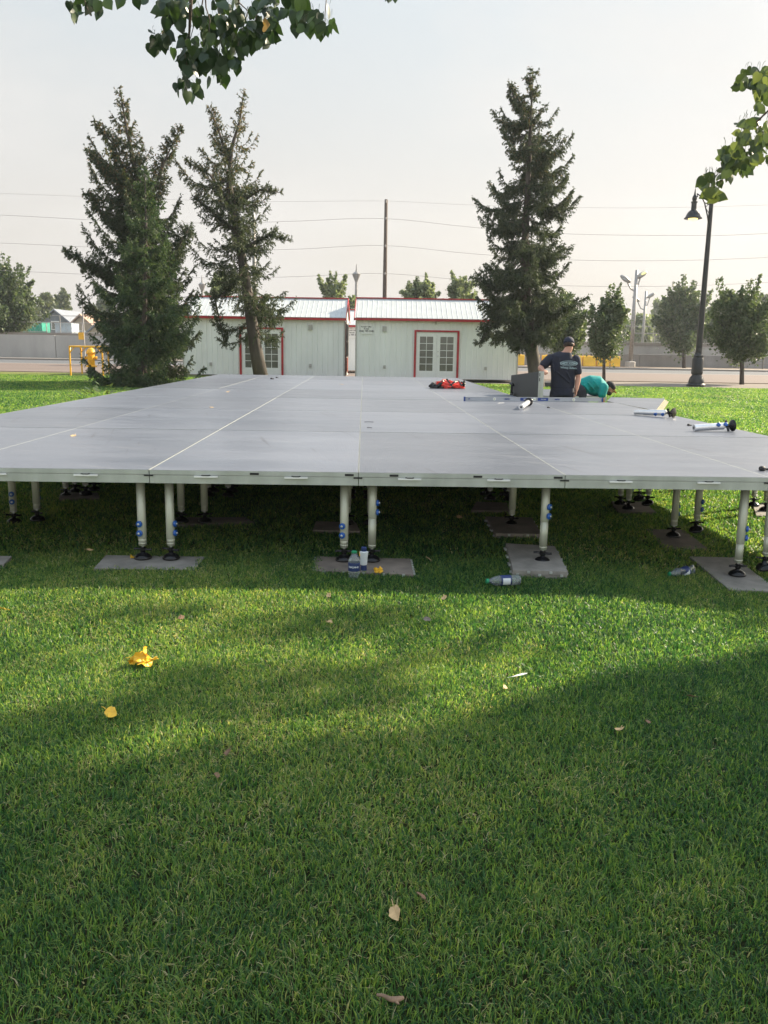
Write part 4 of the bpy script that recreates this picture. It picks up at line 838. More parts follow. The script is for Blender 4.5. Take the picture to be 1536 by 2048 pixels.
def cabin(label, X0, X1, Y, door, dname, sign=None, gable_window=False, vents=(), boxes=()):
    Dp = 3.7; He = 2.62; Hr = 3.45; root = empty('cabin', ((X0+X1)/2, Y, 0), label, 'cabin'); cx = (X0+X1)/2; x0, x1 = X0-cx, X1-cx
    d0, d1, dz = door if door else (0, 0, 0)
    mb = MB()
    if door:
        ribbed(mb, x0, d0-cx, (0, .05), (0, He), 0); ribbed(mb, d1-cx, x1, (0, .05), (0, He), 0); ribbed(mb, d0-cx, d1-cx, (0, dz), (0, He), 0)
    else: ribbed(mb, x0, x1, (0, .05), (0, He), 0)
    mb.box((x0+.01, .03, .05), (x1-.01, .06, He)) if not door else (mb.box((x0+.01, .03, .05), (d0-cx, .06, He)), mb.box((d1-cx, .03, .05), (x1-.01, .06, He)), mb.box((d0-cx, .03, dz), (d1-cx, .06, He)))
    mb.box((x0+.01, Dp-.05, .05), (x1-.01, Dp, He)); 
    for xx in (x0, x1-.04): mb.prism([(xx, .061, .05), (xx, Dp-.051, .05), (xx, Dp-.051, He), (xx, Dp/2, Hr-.08), (xx, .061, He)], (.04, 0, 0))
    mb.build('wall', M['siding'], root)
    mb = MB(); sl = (Hr-He)/(Dp/2); ov = .16
    ribbed(mb, x0-.06, x1+.06, (-ov, He-ov*sl+.03), (Dp/2, Hr+.03), 0, pitch=.215, rib=.016, dep=.008); mb2 = MB()
    mb.add([(x0-.06, Dp/2, Hr+.03), (x1+.06, Dp/2, Hr+.03), (x1+.06, Dp+ov, He-ov*sl+.03), (x0-.06, Dp+ov, He-ov*sl+.03)], [(0, 1, 2, 3)])
    mb.build('roof', M['roofmetal'], root)
    mb = MB(); z = He-ov*sl; mb.box((x0-.07, -ov-.02, z-.085), (x1+.07, -ov+.005, z+.012)); mb.box((x0-.05, -ov+.006, z-.085), (x1+.05, .0, z-.065)); mb.box((x0-.07, Dp/2-.09, Hr+.035), (x1+.07, Dp/2+.09, Hr+.075))
    for xx in (x0-.085, x1+.055):
        for (ya, za, yb, zb) in ((-ov-.02, z, Dp/2, Hr+.045), (Dp/2, Hr+.045, Dp+ov, z)):
            mb.prism([(xx, ya, za-.10), (xx, yb, zb-.10), (xx, yb, zb+.03), (xx, ya, za+.03)], (.03, 0, 0))
    mb.build('red_trim', M['red'], root)
    mb = MB()
    for xx in (x0-.02, x1-.035): mb.box((xx, -.025, .05), (xx+.055, -.002, He-.18))
    mb.build('corner_trim', M['gable'], root)
    if gable_window:
        mb = MB(); mb.box((x1+.002, .8, .9), (x1+.012, 2.9, 2.35)); mb.build('side_window', M['pane'], root); mb = MB()
        for y in (.8, 1.5, 2.2, 2.85): mb.box((x1+.013, y, .9), (x1+.05, y+.06, 2.35))
        mb.box((x1+.013, .861, 1.55), (x1+.045, 2.849, 1.62)); mb.build('window_bars', M['galv'], root); mb = MB(); mb.box((x1+.002, .72, .1), (x1+.03, .795, 2.45)); mb.box((x1+.002, 2.92, .1), (x1+.03, 3.0, 2.45)); mb.box((x1+.002, .8, .2), (x1+.02, 2.9, .85)); mb.build('side_panel', M['redmetal'], root)
    if door:
        a, b = d0-cx, d1-cx; mb = MB(); mb.box((a-.02, -.05, .0), (a+.07, .03, dz+.05)); mb.box((b-.07, -.05, .0), (b+.02, .03, dz+.05)); mb.box((a+.071, -.05, dz-.02), (b-.071, .03, dz+.05)); mb.build('door_frame', M['red'], root)
        mid = (a+b)/2
        for s, (u, v) in enumerate(((a+.075, mid-.004), (mid+.004, b-.075))):
            mb = MB(); st = .15; gx0, gx1 = u+st, v-st; g0, g1 = .38, dz-.22
            mb.box((u, -.01, .06), (gx0, .03, dz-.03)); mb.box((gx1, -.01, .06), (v, .03, dz-.03)); mb.box((gx0, -.0095, .06), (gx1, .0295, g0)); mb.box((gx0, -.0095, g1), (gx1, .0295, dz-.03))
            D = mb.build('door', M['white'], root)
            mb = MB(); mb.box((gx0, .008, g0), (gx1, .014, g1)); mb.build('glass', M['pane'], D); mb = MB()
            for k in range(1, 5): zz = g0+(g1-g0)*k/5; mb.box((gx0, -.006, zz-.012), (gx1, .006, zz+.012))
            mb.box(((gx0+gx1)/2-.011, -.0055, g0), ((gx0+gx1)/2+.011, .0055, g1)); mb.build('muntins', M['white'], D)
            if s == 1:
                mb = MB(); mb.ell((u+.06, -.05, 1.02), (.03, .03, .03), 10, 6); mb.tube([(u+.06, -.01, 1.02), (u+.06, -.045, 1.02)], .012, 8); mb.build('door_knob', M['steel'], D); mb = MB(); mb.tube([(u+.06, -.01, 1.2), (u+.06, -.025, 1.2)], .028, 12); mb.build('deadbolt', M['steel'], D)
    for (x, z, w_, h_) in boxes:
        mb = MB(); mb.box((x-cx-w_/2, -.07, z-h_/2), (x-cx+w_/2, -.019, z+h_/2)); mb.build('wall_box', M['gable'], root, bevel=.008)
    if sign:
        sx, sz, sw, sh = sign; mb = MB(); mb.box((sx-cx-sw/2, -.035, sz-sh/2), (sx-cx+sw/2, -.0195, sz+sh/2)); s = mb.build('sign', M['white'], root)
        for tx, dzz, size in (('Portable Office', sh*.32, sh*.20), ('Rentals', sh*.10, sh*.20), ('(306) 789-2440', -sh*.15, sh*.26)):
            text(tx, size, M['text'], s, Matrix.Translation((sx-cx, -.037, sz+dzz)) @ FACE_CAM, bold=.002)
    return root
RX0 = U(711.5, 700, 37).x; RX1 = U(1036, 700, 37).x
zb = lambda py, px, Y: U(px, py, Y).z
cabin('right cabin with pale ribbed siding, white metal roof, red trim and intact french doors', RX0, RX1, 37.0, (U(829, 700, 37).x, U(917, 700, 37).x, zb(663, 870, 37)), 'r',
      sign=(U(733, 660, 37).x, zb(659.5, 733, 37), .50, .38), boxes=((U(769, 660, 37).x, zb(658, 769, 37), .17, .22), (U(769, 730, 37).x, zb(734, 769, 37), .11, .14), (U(971, 735, 37).x, zb(737, 971, 37), .11, .14), (U(872, 640, 37).x, zb(645, 872, 37), .07, .16)))
LX0 = U(366, 700, 37.8).x; LX1 = U(689, 700, 37.8).x
cabin('left cabin with pale ribbed siding, white metal roof and doors behind the leaning spruce', LX0, LX1, 37.8, (U(480, 700, 37.8).x, U(566, 700, 37.8).x, zb(657, 525, 37.8)), 'l', gable_window=True,
      boxes=((U(621, 650, 37.8).x, zb(655, 621, 37.8), .17, .22), (U(621, 730, 37.8).x, zb(731, 621, 37.8), .11, .14), (U(422, 730, 37.8).x, zb(728, 422, 37.8), .11, .14)))
cabin('third cabin farther back, seen through the gap between the other two', -5.8, -.6, 49.0, None, '', sign=(U(704, 668, 49).x, zb(667, 704, 49), .62, .5))

# ------------------------------------------------------------------ poles, lamps, wires
p = U(1392, 768, 36.5); p.z = gz(p.x, 36.5)-.03; ptop = U(1421, 405, 36.5).z-p.z
root = empty('street_lamp', p, 'tall black ornate lamp post with a lit bell shade, right of the stage', 'street lamp')
mb = MB(); mb.lathe([(.40, 0), (.40, .10), (.33, .16), (.33, .22), (.28, .40), (.21, .48), (.20, .52), (.24, .56), (.24, 1.18), (.20, 1.24), (.22, 1.30), (.17, 1.36), (.15, 1.44)], 12); mb.build('base', M['lampblack'], root, smooth='auto')
mb = MB(); mb.lathe([(.135, 1.44), (.11, ptop*.55), (.085, ptop), (.11, ptop+.01), (.11, ptop+.08), (.05, ptop+.13), (.06, ptop+.18), (.01, ptop+.25)], 16); mb.build('pole', M['lampblack'], root, smooth='auto')
lc = U(1386, 437, 36.5)-p; kx = 36.5/F
mb = MB(); A = [(0, ptop*.86), (-.12, ptop*.93), (-.28, ptop-.02), (-.42, ptop+.22), (-.62, ptop+.33), (lc.x+.12, lc.z+.86), (lc.x, lc.z+.82)]
mb.tube([(x, 0, z) for x, z in A], [.028]*7, 8); mb.tube([(-.05, 0, ptop-.1), (-.30, 0, ptop+.0)], .02, 6); mb.tube([(-.05, 0, ptop-.45), (-.22, 0, ptop-.2), (-.12, 0, ptop-.05)], .014, 6); mb.build('arm', M['lampblack'], root, smooth=True)
mb = MB(); mb.lathe([(.36, -.01), (.36, .02), (.31, .06), (.26, .18), (.20, .27), (.11, .34), (.105, .60), (.13, .61), (.13, .66), (.07, .68), (.10, .76), (.085, .86), (.045, .92), (.035, .98), (.01, 1.18)], 20, org=(lc.x, 0, lc.z)); sh = mb.build('lamp_shade', M['lampblack'], root, smooth='auto')
mb = MB(); mb.ell((lc.x, 0, lc.z-.005), (.19, .19, .085), 16, 8); mb.build('lamp_globe', M['lampglow'], sh, smooth=True)
def twin_light(label, px, base, top, Y, heads):
    b = U(px, base, Y); b.z = 0; root = empty('parking_light', b, label, 'street lamp', 'tall twin headed lights beyond the road'); zt = U(px, top, Y).z
    mb = MB(); mb.lathe([(.20, .5), (.19, zt*.5), (.13, zt)], 10); mb.build('pole', M['galv'], root, smooth=True); mb = MB(); mb.lathe([(.5, 0), (.5, .45), (.32, .5)], 12); mb.build('base', M['concrete'], root)
    k = Y/F
    for (hx, hy, s) in heads:
        e = U(hx, hy, Y)-b; ja = U(px, hy+16, Y)-b; mb = MB(); mb.tube([(0, 0, ja.z-.4), (e.x*.45, 0, ja.z-.15), (e.x*.8, 0, e.z-.3)], .07, 6); mb.build('arm', M['galv'], root)
        q = Matrix.Rotation(R(28*s), 3, 'Y') @ Matrix.Rotation(R(-90*s), 3, 'Y'); mb = MB()
        mb.ell(e, (.58, .28, .22), 14, 8, rot=Matrix.Rotation(R(-32*s), 3, 'Y')); 
        hd = mb.build('lamp_head', M['galv'], root, smooth=True); mb = MB(); mb.ell(e+Vector((.12*s, -.16, -.10 if s < 0 else .12)), (.34, .16, .12), 10, 6, rot=Matrix.Rotation(R(-32*s), 3, 'Y')); mb.build('lens', M['headglow' if s > 0 and Y < 100 else 'galv'], hd, smooth=True)
twin_light('tall grey twin headed light, nearer one left of the round tree', 1260, 733, 540, 79, [(1251, 558, -1), (1283, 550, 1)])
twin_light('smaller twin headed light farther away, just right of the nearer one', 1282, 722, 582, 112, [(1272, 598, -1), (1302, 591, 1)])
for (lb, px, top, Y) in (('slim grey light pole rising behind the gap between the cabins', 711, 538, 70), ('slim light pole peeping over the left cabin roof beside the spruce', 408, 560, 78)):
    b = U(px, 730, Y); b.z = 0; root = empty('light_pole', b, lb, 'street lamp'); zt = U(px, top, Y).z; mb = MB(); mb.lathe([(.15, 0), (.12, zt*.6), (.09, zt-.3), (.02, zt+.4)], 10); mb.build('pole', M['galv'], root); mb = MB(); mb.lathe([(.10, zt-1.0), (.30, zt-.5), (.34, zt-.38), (.10, zt-.2)], 12); mb.build('lantern', M['galv'], root)
    mb = MB(); mb.tube([(0, 0, zt-2.6), (.5, 0, zt-2.45), (.9, 0, zt-2.5)], .05, 5); mb.build('arm', M['galv'], root)
# utility pole with wires
PY_ = 72.0; b = U(767, 740, PY_); b.z = 0; tp = U(769, 399, PY_); root = empty('utility_pole', b, 'tall brown wooden utility pole behind the right cabin', 'utility pole')
mb = MB(); mb.lathe([(.19, 0), (.17, tp.z*.5), (.13, tp.z)], 10); mb.build('pole', M['polewood'], root, smooth=True); mb = MB()
zs = [U(768, y, PY_).z for y in (403, 437, 492, 547)]
for z in zs: mb.lathe([(.03, 0), (.07, .03), (.03, .09), (.06, .12), (.03, .17)], 8, org=(0, -.2, z-.1)); mb.box((-.03, -.2, z-.13), (.03, .0, z-.10))
mb.build('insulator', M['galv'], root)
for lb, L_ in (('topmost faint overhead wire', [(-300, 384), (0, 387), (300, 398), (560, 403), (768, 402), (950, 410), (1250, 416), (1536, 410), (1900, 396)]), ('second overhead wire from the top', [(-300, 420), (0, 430), (250, 443), (450, 446), (600, 442), (768, 437), (950, 455), (1143, 468), (1400, 471), (1536, 467), (1900, 450)]),
               ('third overhead wire from the top', [(-300, 478), (0, 486), (250, 497), (450, 501), (600, 498), (768, 491), (950, 508), (1150, 520), (1350, 521), (1536, 515), (1900, 498)]), ('lowest overhead wire, just above the treetops', [(-300, 532), (0, 541), (250, 552), (450, 556), (600, 553), (768, 547), (950, 562), (1150, 572), (1350, 572), (1536, 565), (1900, 548)])):
    P = [U(x, y, PY_-.2) for x, y in L_]; root = empty('overhead_wire', P[4], lb+' crossing the sky', 'wire', 'wires strung from the utility pole'); mb = MB()
    # smooth the traced line
    Q = []
    for i in range(len(P)-1):
        p0, p1, p2, p3 = P[max(0, i-1)], P[i], P[i+1], P[min(len(P)-1, i+2)]
        for k in range(5):
            q = k/5; Q.append(.5*((2*p1)+(p2-p0)*q+(2*p0-5*p1+4*p2-p3)*q*q+(3*p1-p0-3*p2+p3)*q**3))
    mb.tube([v-P[4] for v in Q+[P[-1]]], (.013 if 'topmost' not in lb else .008), 5); mb.build('cable', M['wire'], root)
# grey pole beside the leaning spruce
b = U(511, 760, 34.5); b.z = 0; root = empty('light_pole', b, 'plain pale grey pole standing behind the leaning spruce', 'pole'); zt = U(499, 395, 34.5).z; mb = MB(); mb.lathe([(.085, 0), (.07, zt*.6), (.05, zt)], 10); mb.build('shaft', M['galv'], root, smooth=True); mb = MB(); mb.lathe([(.14, 0), (.14, .05), (.09, .06)], 10); mb.lathe([(.06, zt-.02), (.06, zt+.04), (.01, zt+.08)], 8); mb.build('fitting', M['galv'], root)

# ------------------------------------------------------------------ concrete walls, fence, barriers
def wall(name, label, a, b, z1, th, m, joints, cap=0):
    a = Vector(a); b = Vector(b); d = b-a; L_ = d.length; root = empty(name, a, label, 'wall', rz=math.atan2(d.y, d.x)); mb = MB(); x = 0; n = int(L_/joints)
    for i in range(n): mb.box((i*joints+.02, 0, -.2), ((i+1)*joints-.02, th, z1))
    mb.build('slab', M[m], root, bevel=.03)
    if cap: mb = MB(); mb.box((0, -.08, z1+.002), (n*joints, th+.08, z1+cap)); mb.build('coping', M['pale'], root)
    return root
wall('concrete_wall', 'front grey concrete retaining wall across the far side of the road', (-60, 73.6, 0), (60, 83.5, 0), 1.62 if False else 1.15, .5, 'concrete2', 6)
wall('concrete_wall', 'taller pale concrete wall just behind the front wall', (-60, 76.4, 0), (60, 86.4, 0), 2.0, .4, 'concrete', 6, .22)
wall('concrete_wall', 'stained concrete wall at far left behind the hydrant', (-60, 72.6, 0), (-14.5, 76.2, 0), 1.95, .4, 'concrete', 5.2)
def fence(label, a, b, z0, z1, step):
    a = Vector(a); b = Vector(b); d = b-a; L_ = d.length; root = empty('chain_link_fence', a, label, 'fence', rz=math.atan2(d.y, d.x)); mb = MB(); n = int(L_/step)
    for i in range(n+1): mb.tube([(i*step, 0, z0), (i*step, 0, z1)], .04, 6)
    mb.build('posts', M['galv'], root); mb = MB(); mb.tube([(0, 0, z1), (L_, 0, z1)], .035, 5); mb.tube([(0, 0, z0+.1), (L_, 0, z0+.1)], .025, 5); mb.build('rail', M['galv'], root)
    mb = MB(); nn = int(L_/.55)
    for i in range(nn):
        x = i*.55
        for s in (1, -1): mb.tube([(x, .02*s, z0), (x+s*(z1-z0)*.6, .02*s, z1)], .006, 3, cap=False)
    mb.build('mesh', M['galv'], root)
fence('low chain link fence on top of the concrete wall', (-60, 77.0, 0), (60, 87.0, 0), 2.2, 3.15, 3.2)
fence('higher chain link fence beyond the concrete wall', (-70, 88.0, 0), (70, 96.0, 0), 1.5, 4.1, 4.5)
for i, (a, c, lb) in enumerate(((1033, 1048, 'between the cabin corner and the tree trunk'), (1064, 1078, 'just right of the bare spruce trunk'), (1083, 1100, 'left of the standing worker, by his elbow'), (1136, 1163, 'half hidden by the standing worker, right side'), (1164, 1190, 'first fully visible one right of the standing worker'), (1192, 1217, 'behind the young tree trunk'), (1219, 1239, 'at the right end of the row'))):
    Y = 76.5+.08*i; p0 = U(a, 732, Y); p1 = U(c, 732, Y); root = empty('barrier_block', ((p0.x+p1.x)/2, Y, .03), 'yellow plastic barrier block '+lb, 'barrier', 'yellow barrier blocks along the far wall'); hw = (p1.x-p0.x)/2-.02
    mb = MB(); mb.prism([(-hw, -.30, 0), (-hw, .30, 0), (-hw, .22, .85), (-hw, .15, .92), (-hw, -.15, .92), (-hw, -.22, .85)], (2*hw, 0, 0)); mb.build('body', M['yellow_block'], root, bevel=.05); mb = MB(); mb.lathe([(.10, .921), (.10, .95), (.06, .96)], 10); mb.build('fill_cap', M['yellow'], root)
# utility box by the wall at right
b = U(1470, 733, 80.5); b.z = 0; root = empty('utility_box', b, 'grey utility box on legs beside the far wall at right', 'box'); mb = MB(); mb.box((-.5, -.2, .75), (.5, .2, 1.65)); mb.build('box', M['galv'], root, bevel=.02); mb = MB(); mb.tube([(-.25, 0, .0), (-.25, 0, .75)], .05, 6); mb.tube([(.2, 0, .0), (.2, 0, .75)], .05, 6); mb.build('legs', M['galv'], root)
b = U(1500, 727, 78.5); b.z = 0; root = empty('guard_rail', b, 'pale low pipe railing at the right edge beyond the road', 'railing'); mb = MB(); mb.tube([(-1.0, 0, .98), (6, 0, .98)], .05, 6); mb.tube([(-1.0, 0, .45), (6, 0, .45)], .04, 6); mb.build('rail', M['pale'], root); mb = MB()
for x in (-1, 1.2, 3.4, 5.6): mb.tube([(x, 0, 0), (x, 0, 1.0)], .05, 6)
mb.build('posts', M['pale'], root)
# sign pole, containers and houses at far left
b = U(170, 716, 72.4); b.z = 0; root = empty('road_sign', b, 'small yellow sign low on a tall pale pole at far left', 'sign'); mb = MB(); zt = U(165, 592, 72.4).z; mb.tube([(0, 0, 0), (0, 0, zt)], [.08, .05], 8); mb.build('pole', M['galv'], root); e = U(162, 672, 72.3)-b; mb = MB(); mb.box((e.x-.22, -.09, e.z-.3), (e.x+.22, -.06, e.z+.3)); mb.tube([(e.x, -.058, e.z), (0, 0, e.z)], .03, 5); mb.build('plate', M['yellow'], root)
for lb, a, c, t0, Y, m in (('teal green metal container behind the fence at far left', 30, 86, 645, 100, 'green_c'), ('pale blue grey container right of the teal one', 112, 145, 648, 100, 'grey_c')):
    p0 = U(a, 690, Y); p1 = U(c, 690, Y); zt = U(a, t0, Y).z; root = empty('container', ((p0.x+p1.x)/2, Y, 0), lb, 'container'); w2 = (p1.x-p0.x)/2; mb = MB()
    ribbed(mb, -w2, w2, (0, 0), (0, zt), 0, pitch=.4, rib=.1, dep=.06); mb.build('side', M[m], root); mb = MB(); mb.box((-w2, .01, 0), (w2, 2.4, zt-.02)); mb.box((-w2-.03, -.08, zt), (w2+.03, 2.42, zt+.12)); mb.build('shell', M[m], root)
def house(label, px0, px1, eave, ridge, Y, mw, mr, gable_front=True):
    p0 = U(px0, 690, Y); p1 = U(px1, 690, Y); ze = U(px0, eave, Y).z; zr = U(px0, ridge, Y).z; root = empty('house', ((p0.x+p1.x)/2, Y, 0), label, 'house'); w2 = (p1.x-p0.x)/2; D = 10
    mb = MB(); mb.prism([(-w2*.94, 0, 0), (w2*.94, 0, 0), (w2*.94, 0, ze), (0, 0, zr-.15), (-w2*.94, 0, ze)], (0, D, 0)); mb.build('wall', M[mw], root); mb = MB()
    for s in (-1, 1): mb.prism([(s*w2*1.06, -.4, ze-.2), (0, -.4, zr), (0, -.4, zr+.2), (s*w2*1.06, -.4, ze+.02)], (0, D+.8, 0))
    mb.build('roof', M[mr], root); mb = MB(); mb.box((-.6, -.06, ze-1.2), (.6, -.01, ze+.1)); f = mb.build('window', M['white'], root); mb = MB(); mb.box((-.48, -.08, ze-1.08), (.48, -.065, ze-.02)); mb.build('pane', M['pane'], f)
    return root
house('dark grey roofed house beyond the fence at far left', 84, 142, 643, 620, 128, 'housegrey', 'shingle')
house('tan house with steep gable behind the yellow sign', 128, 200, 662, 630, 118, 'housetan', 'shingletan')
house('small tan house partly hidden by the young spruce', 172, 226, 668, 645, 112, 'housetan', 'shingle')

# ------------------------------------------------------------------ hydrant and its yellow guard rails
hb = U(184, 753, 36.0); hb.z = 0; root = empty('fire_hydrant', hb, 'yellow fire hydrant with dark barrel beside the young spruce', 'hydrant')
kz = lambda py: U(184, py, 36.0).z
z1, z2, z3 = kz(734), kz(708), kz(696)
mb = MB(); mb.lathe([(.15, -.1), (.15, z1)], 16); mb.build('barrel', M['lampblack'], root, smooth='auto')
mb = MB(); mb.lathe([(.22, z1), (.22, z1+.05), (.15, z1+.08), (.145, z2-.02), (.19, z2+.02), (.19, z2+.07), (.17, z2+.10), (.14, z3-.06), (.07, z3), (.035, z3+.01), (.035, z3+.06)], 18); B = mb.build('body', M['yellow'], root, smooth='auto')
for dx, dy, rr_ in ((-1, 0, .07), (1, 0, .07), (.2, -1, .09)):
    v = Vector((dx, dy, 0)).normalized(); mb = MB(); zz = z2-.16; mb.tube([v*.10+Vector((0, 0, zz)), v*.20+Vector((0, 0, zz)), v*.205+Vector((0, 0, zz)), v*.25+Vector((0, 0, zz))], [rr_*.85, rr_*.85, rr_, rr_], 12); mb.build('outlet_cap', M['yellow'], root)
gb = U(172, 753, 36.0); gb.z = 0; root = empty('hydrant_guard', gb, 'yellow steel pipe frame standing around the hydrant', 'guard frame')
def gp(px, Y, z): p_ = U(px, 700, Y); return Vector((p_.x-gb.x, p_.y-gb.y, z))
ht = U(150, 693, 35).z; cor = [gp(139, 35.0, 0), gp(204, 34.6, 0), gp(216, 37.4, 0), gp(162, 37.6, 0)]
for c_ in cor:
    mb = MB(); mb.tube([c_+Vector((0, 0, -.1)), c_+Vector((0, 0, ht))], .035, 8); mb.build('post', M['yellow'], root)
mb = MB()
for i in range(4):
    a_, b_ = cor[i]+Vector((0, 0, ht)), cor[(i+1) % 4]+Vector((0, 0, ht)); mb.tube([a_, b_], .035, 8); d_ = (b_-a_).normalized()*.26
    for q, s in ((a_, 1), (b_, -1)): mb.tube([q+d_*s, q+Vector((0, 0, -.26))], .02, 6)
mb.build('top_rail', M['yellow'], root)
# low leafy weed by the young spruce and a dark object on the far lawn
wb = G(212, 797); root = empty('weed', wb, 'bright broad leaved weed at the foot of the young spruce', 'plant'); rr = random.Random(4); V = []; Fc = []; cc = []
for k in range(60):
    a_ = rr.uniform(0, 6.28); r_ = rr.uniform(.05, .7); p_ = Vector((math.cos(a_)*r_*1.3, math.sin(a_)*r_*.5, rr.uniform(.05, .35*(1.1-r_)))); d_ = Vector((math.cos(a_), math.sin(a_), rr.uniform(-.1, .8))).normalized()*rr.uniform(.10, .2); s_ = d_.cross(Vector((0, 0, 1))).normalized()*.045; o_ = len(V)
    V += [p_, p_+d_*.5+s_, p_+d_, p_+d_*.5-s_]; Fc.append((o_, o_+1, o_+2, o_+3)); cc += [rr.uniform(.4, 1)]*4
npmesh('leaves', np.array([tuple(v) for v in V]), np.array(Fc), M['spruce_young'], np.array(cc), root)
b = U(1096, 763, 33.5); b.z = gz(4, 30); root = empty('rubber_wheel_stop', b, 'low dark block lying on the grass beyond the held panel', 'block'); mb = MB(); mb.prism([(-.28, -.12, 0), (-.28, .12, 0), (-.28, .07, .16), (-.28, -.07, .16)], (.56, 0, 0)); mb.build('body', M['blackmatt'], root, bevel=.03)

# ------------------------------------------------------------------ litter on the lawn and the stage
def leafobj(label, px, py, wpx, m, kind='fallen_leaf', stage=False, seed=0, curl=.5, lift=.03, stemd=None, group='fallen leaves on the lawn', asp=.8):
    rr = random.Random(seed+px); p = G(px, py, STAGE_Z) if stage else G(px, py); D = math.hypot(p.y, H); s = wpx*.85*D/F; z = STAGE_Z+.003 if stage else p.z+lift
    if not stage:   # keep the leaf on its line of sight although it rests on the grass tips
        q = ray(px, py); p = Vector((0, 0, H))+q*((H-z)/-q.z)
    root = tag(None or MB_leaf(s, rr, curl, asp, M[m], kind), label, 'leaf', group); root.location = (p.x, p.y, z); root.rotation_euler = (rr.uniform(-.2, .2)+(.5 if not stage else .1), rr.uniform(-.2, .2), rr.uniform(0, 6.28) if stemd is None else stemd)
    return root
def MB_leaf(s, rr, curl, asp, m, name):
    mb = MB(); N = 14; out = [(0, 0, .0)]
    for k in range(N):
        a = 2*math.pi*k/N; r_ = .5*(1+.10*math.cos(a*5)+rr.uniform(-.10, .10)); r_ *= 1+.35*max(0, math.cos(a))**4
        x = math.cos(a)*r_*s; y = math.sin(a)*r_*s*asp; out.append((x, y, curl*s*(abs(y/s)**1.3*1.1+.18*math.sin(a*3+rr.random()*6))))
    top = out; bot = [(x, y, z-.0012) for x, y, z in out]; n = len(out)
    mb.add(top+bot, [(0, 1+k, 1+(k+1) % N) for k in range(N)]+[(n, n+1+(k+1) % N, n+1+k) for k in range(N)]+[(1+k, n+1+k, n+1+(k+1) % N, 1+(k+1) % N) for k in range(N)])
    mb.tube([(-.45*s, 0, .01*s), (-.8*s, .05*s, .06*s), (-1.05*s, .02*s, .02*s)], .012*s+.0006, 5); return mb.build(name, m)
# the cluster of big yellow leaves
p = G(285, 1335); root = empty('yellow_leaf_cluster', p, 'bright yellow cluster of large crumpled leaves on the lawn at left', 'leaf'); 
for (dx, dz, s, rz, rx) in ((-.005, .045, .055, .3, 1.0), (.012, .040, .05, 2.0, .8), (.010, .075, .036, 1.4, 1.4), (.04, .030, .045, 4.4, .5), (-.030, .028, .05, 3.6, 1.2), (-.045, .018, .035, 5.3, .4), (.0, .02, .05, 5.6, .2), (.022, .03, .05, 1.1, 1.2)):
    q = MB_leaf(s, random.Random(int(s*9999+rz*10)), .5, .85, M['leafy'], 'leaf'); q.parent = root; q.location = (dx, random.uniform(-.02, .02), dz); q.rotation_euler = (rx, random.uniform(-.3, .3), rz)
for lb, px, py, w_, m in (('flat yellow leaf with long stalk below the yellow leaf cluster', 221, 1424, 32, 'leafy'), ('pale tan leaf below the left front legs of the stage row', 657, 1190, 15, 'leaft'), ('yellow tan leaf on the sunlit strip below the lying bottle', 888, 1195, 17, 'leaft'), ('small pale leaf centre of the lawn near the stage shadow', 659, 1243, 14, 'leaft'),
                          ('tan leaf just left of the white feather', 1010, 1374, 15, 'leaft'), ('pale curled leaf in the shade right of centre', 1240, 1457, 26, 'leaft'), ('broad tan leaf near the bottom centre of the lawn', 790, 1823, 32, 'leaft'), ('dull brown leaf upper right of the broad tan leaf', 843, 1792, 24, 'leafb'),
                          ('brown leaf in the shaded lawn left of centre', 456, 1503, 20, 'leafb'), ('faded brown leaf below the other shaded brown leaf', 434, 1550, 18, 'leafb'), ('brown leaf at far right of the pale curled leaf', 1296, 1443, 16, 'leafb'), ('dark stone grey leaf in the sunlit lawn right of centre', 853, 1238, 16, 'pad'),
                          ('yellow leaf lying behind the left leg pad', 264, 1114, 14, 'leafy'), ('tan leaf in the dark at far left under the stage', 179, 1100, 12, 'leaft'), ('brown leaf under the stage right of the bottles', 857, 1117, 15, 'leaft'), ('brown leaf deep under the stage right of centre', 918, 1034, 11, 'leaft'), ('bright leaf in the sunlit patch behind the right legs', 1490, 1031, 14, 'leaft'),
                          ('reddish leaf lying left in the lawn near the dark band', 362, 1235, 14, 'leafb'), ('green leaf at the far left edge of the lawn', 4, 1217, 18, 'cap' if False else 'leafy'), ('dry brown leaf right of the pale curled leaf cluster', 1382, 1392, 14, 'leafb')):
    leafobj(lb, px, py, w_, m, curl=.25 if w_ > 14 else .4)
for lb, px, py, w_ in (('pale yellow leaf on the stage front left deck', 147, 872, 15), ('small tan leaf on the stage, left of centre', 423, 815, 10), ('small tan leaf farther back on the stage left', 456, 784, 9), ('tiny pale leaf at the far middle of the stage', 684, 769, 6)):
    leafobj(lb, px, py, w_, 'leaft', stage=True, group='leaves fallen on the stage', curl=.15)
f = G(1036, 1366); root = empty('feather', f+Vector((0, 0, .03)), 'white feather lying on the sunlit lawn', 'feather'); mb = MB()
mb.prism([(-.045, -.002, 0), (-.02, -.006, .004), (.02, -.008, .008), (.05, -.004, .010), (.058, .003, .010), (.03, .009, .008), (-.01, .006, .004)], (0, 0, .0012)); mb.tube([(-.07, 0, -.002), (0, 0, .005), (.05, 0, .012)], .0011, 5); o_ = mb.build('vane', M['feather'], root); o_.scale = (.7, .7, .7); root.rotation_euler = (0.25, 0, .35)
f = G(783, 2018); root = empty('twig', f+Vector((0, 0, .022)), 'short broken brown stick at the bottom centre of the lawn', 'stick'); mb = MB(); mb.tube([(-.030, .008, .003), (-.018, .006, .004), (-.004, 0, .001), (.010, -.003, .002), (.024, .002, .003)], [.0028, .0035, .005, .0065, .0035], 8); mb.tube([(.006, -.002, 0), (.014, -.014, .002)], [.004, .002], 6); mb.build('stick', M['stickbark'], root, smooth=True)
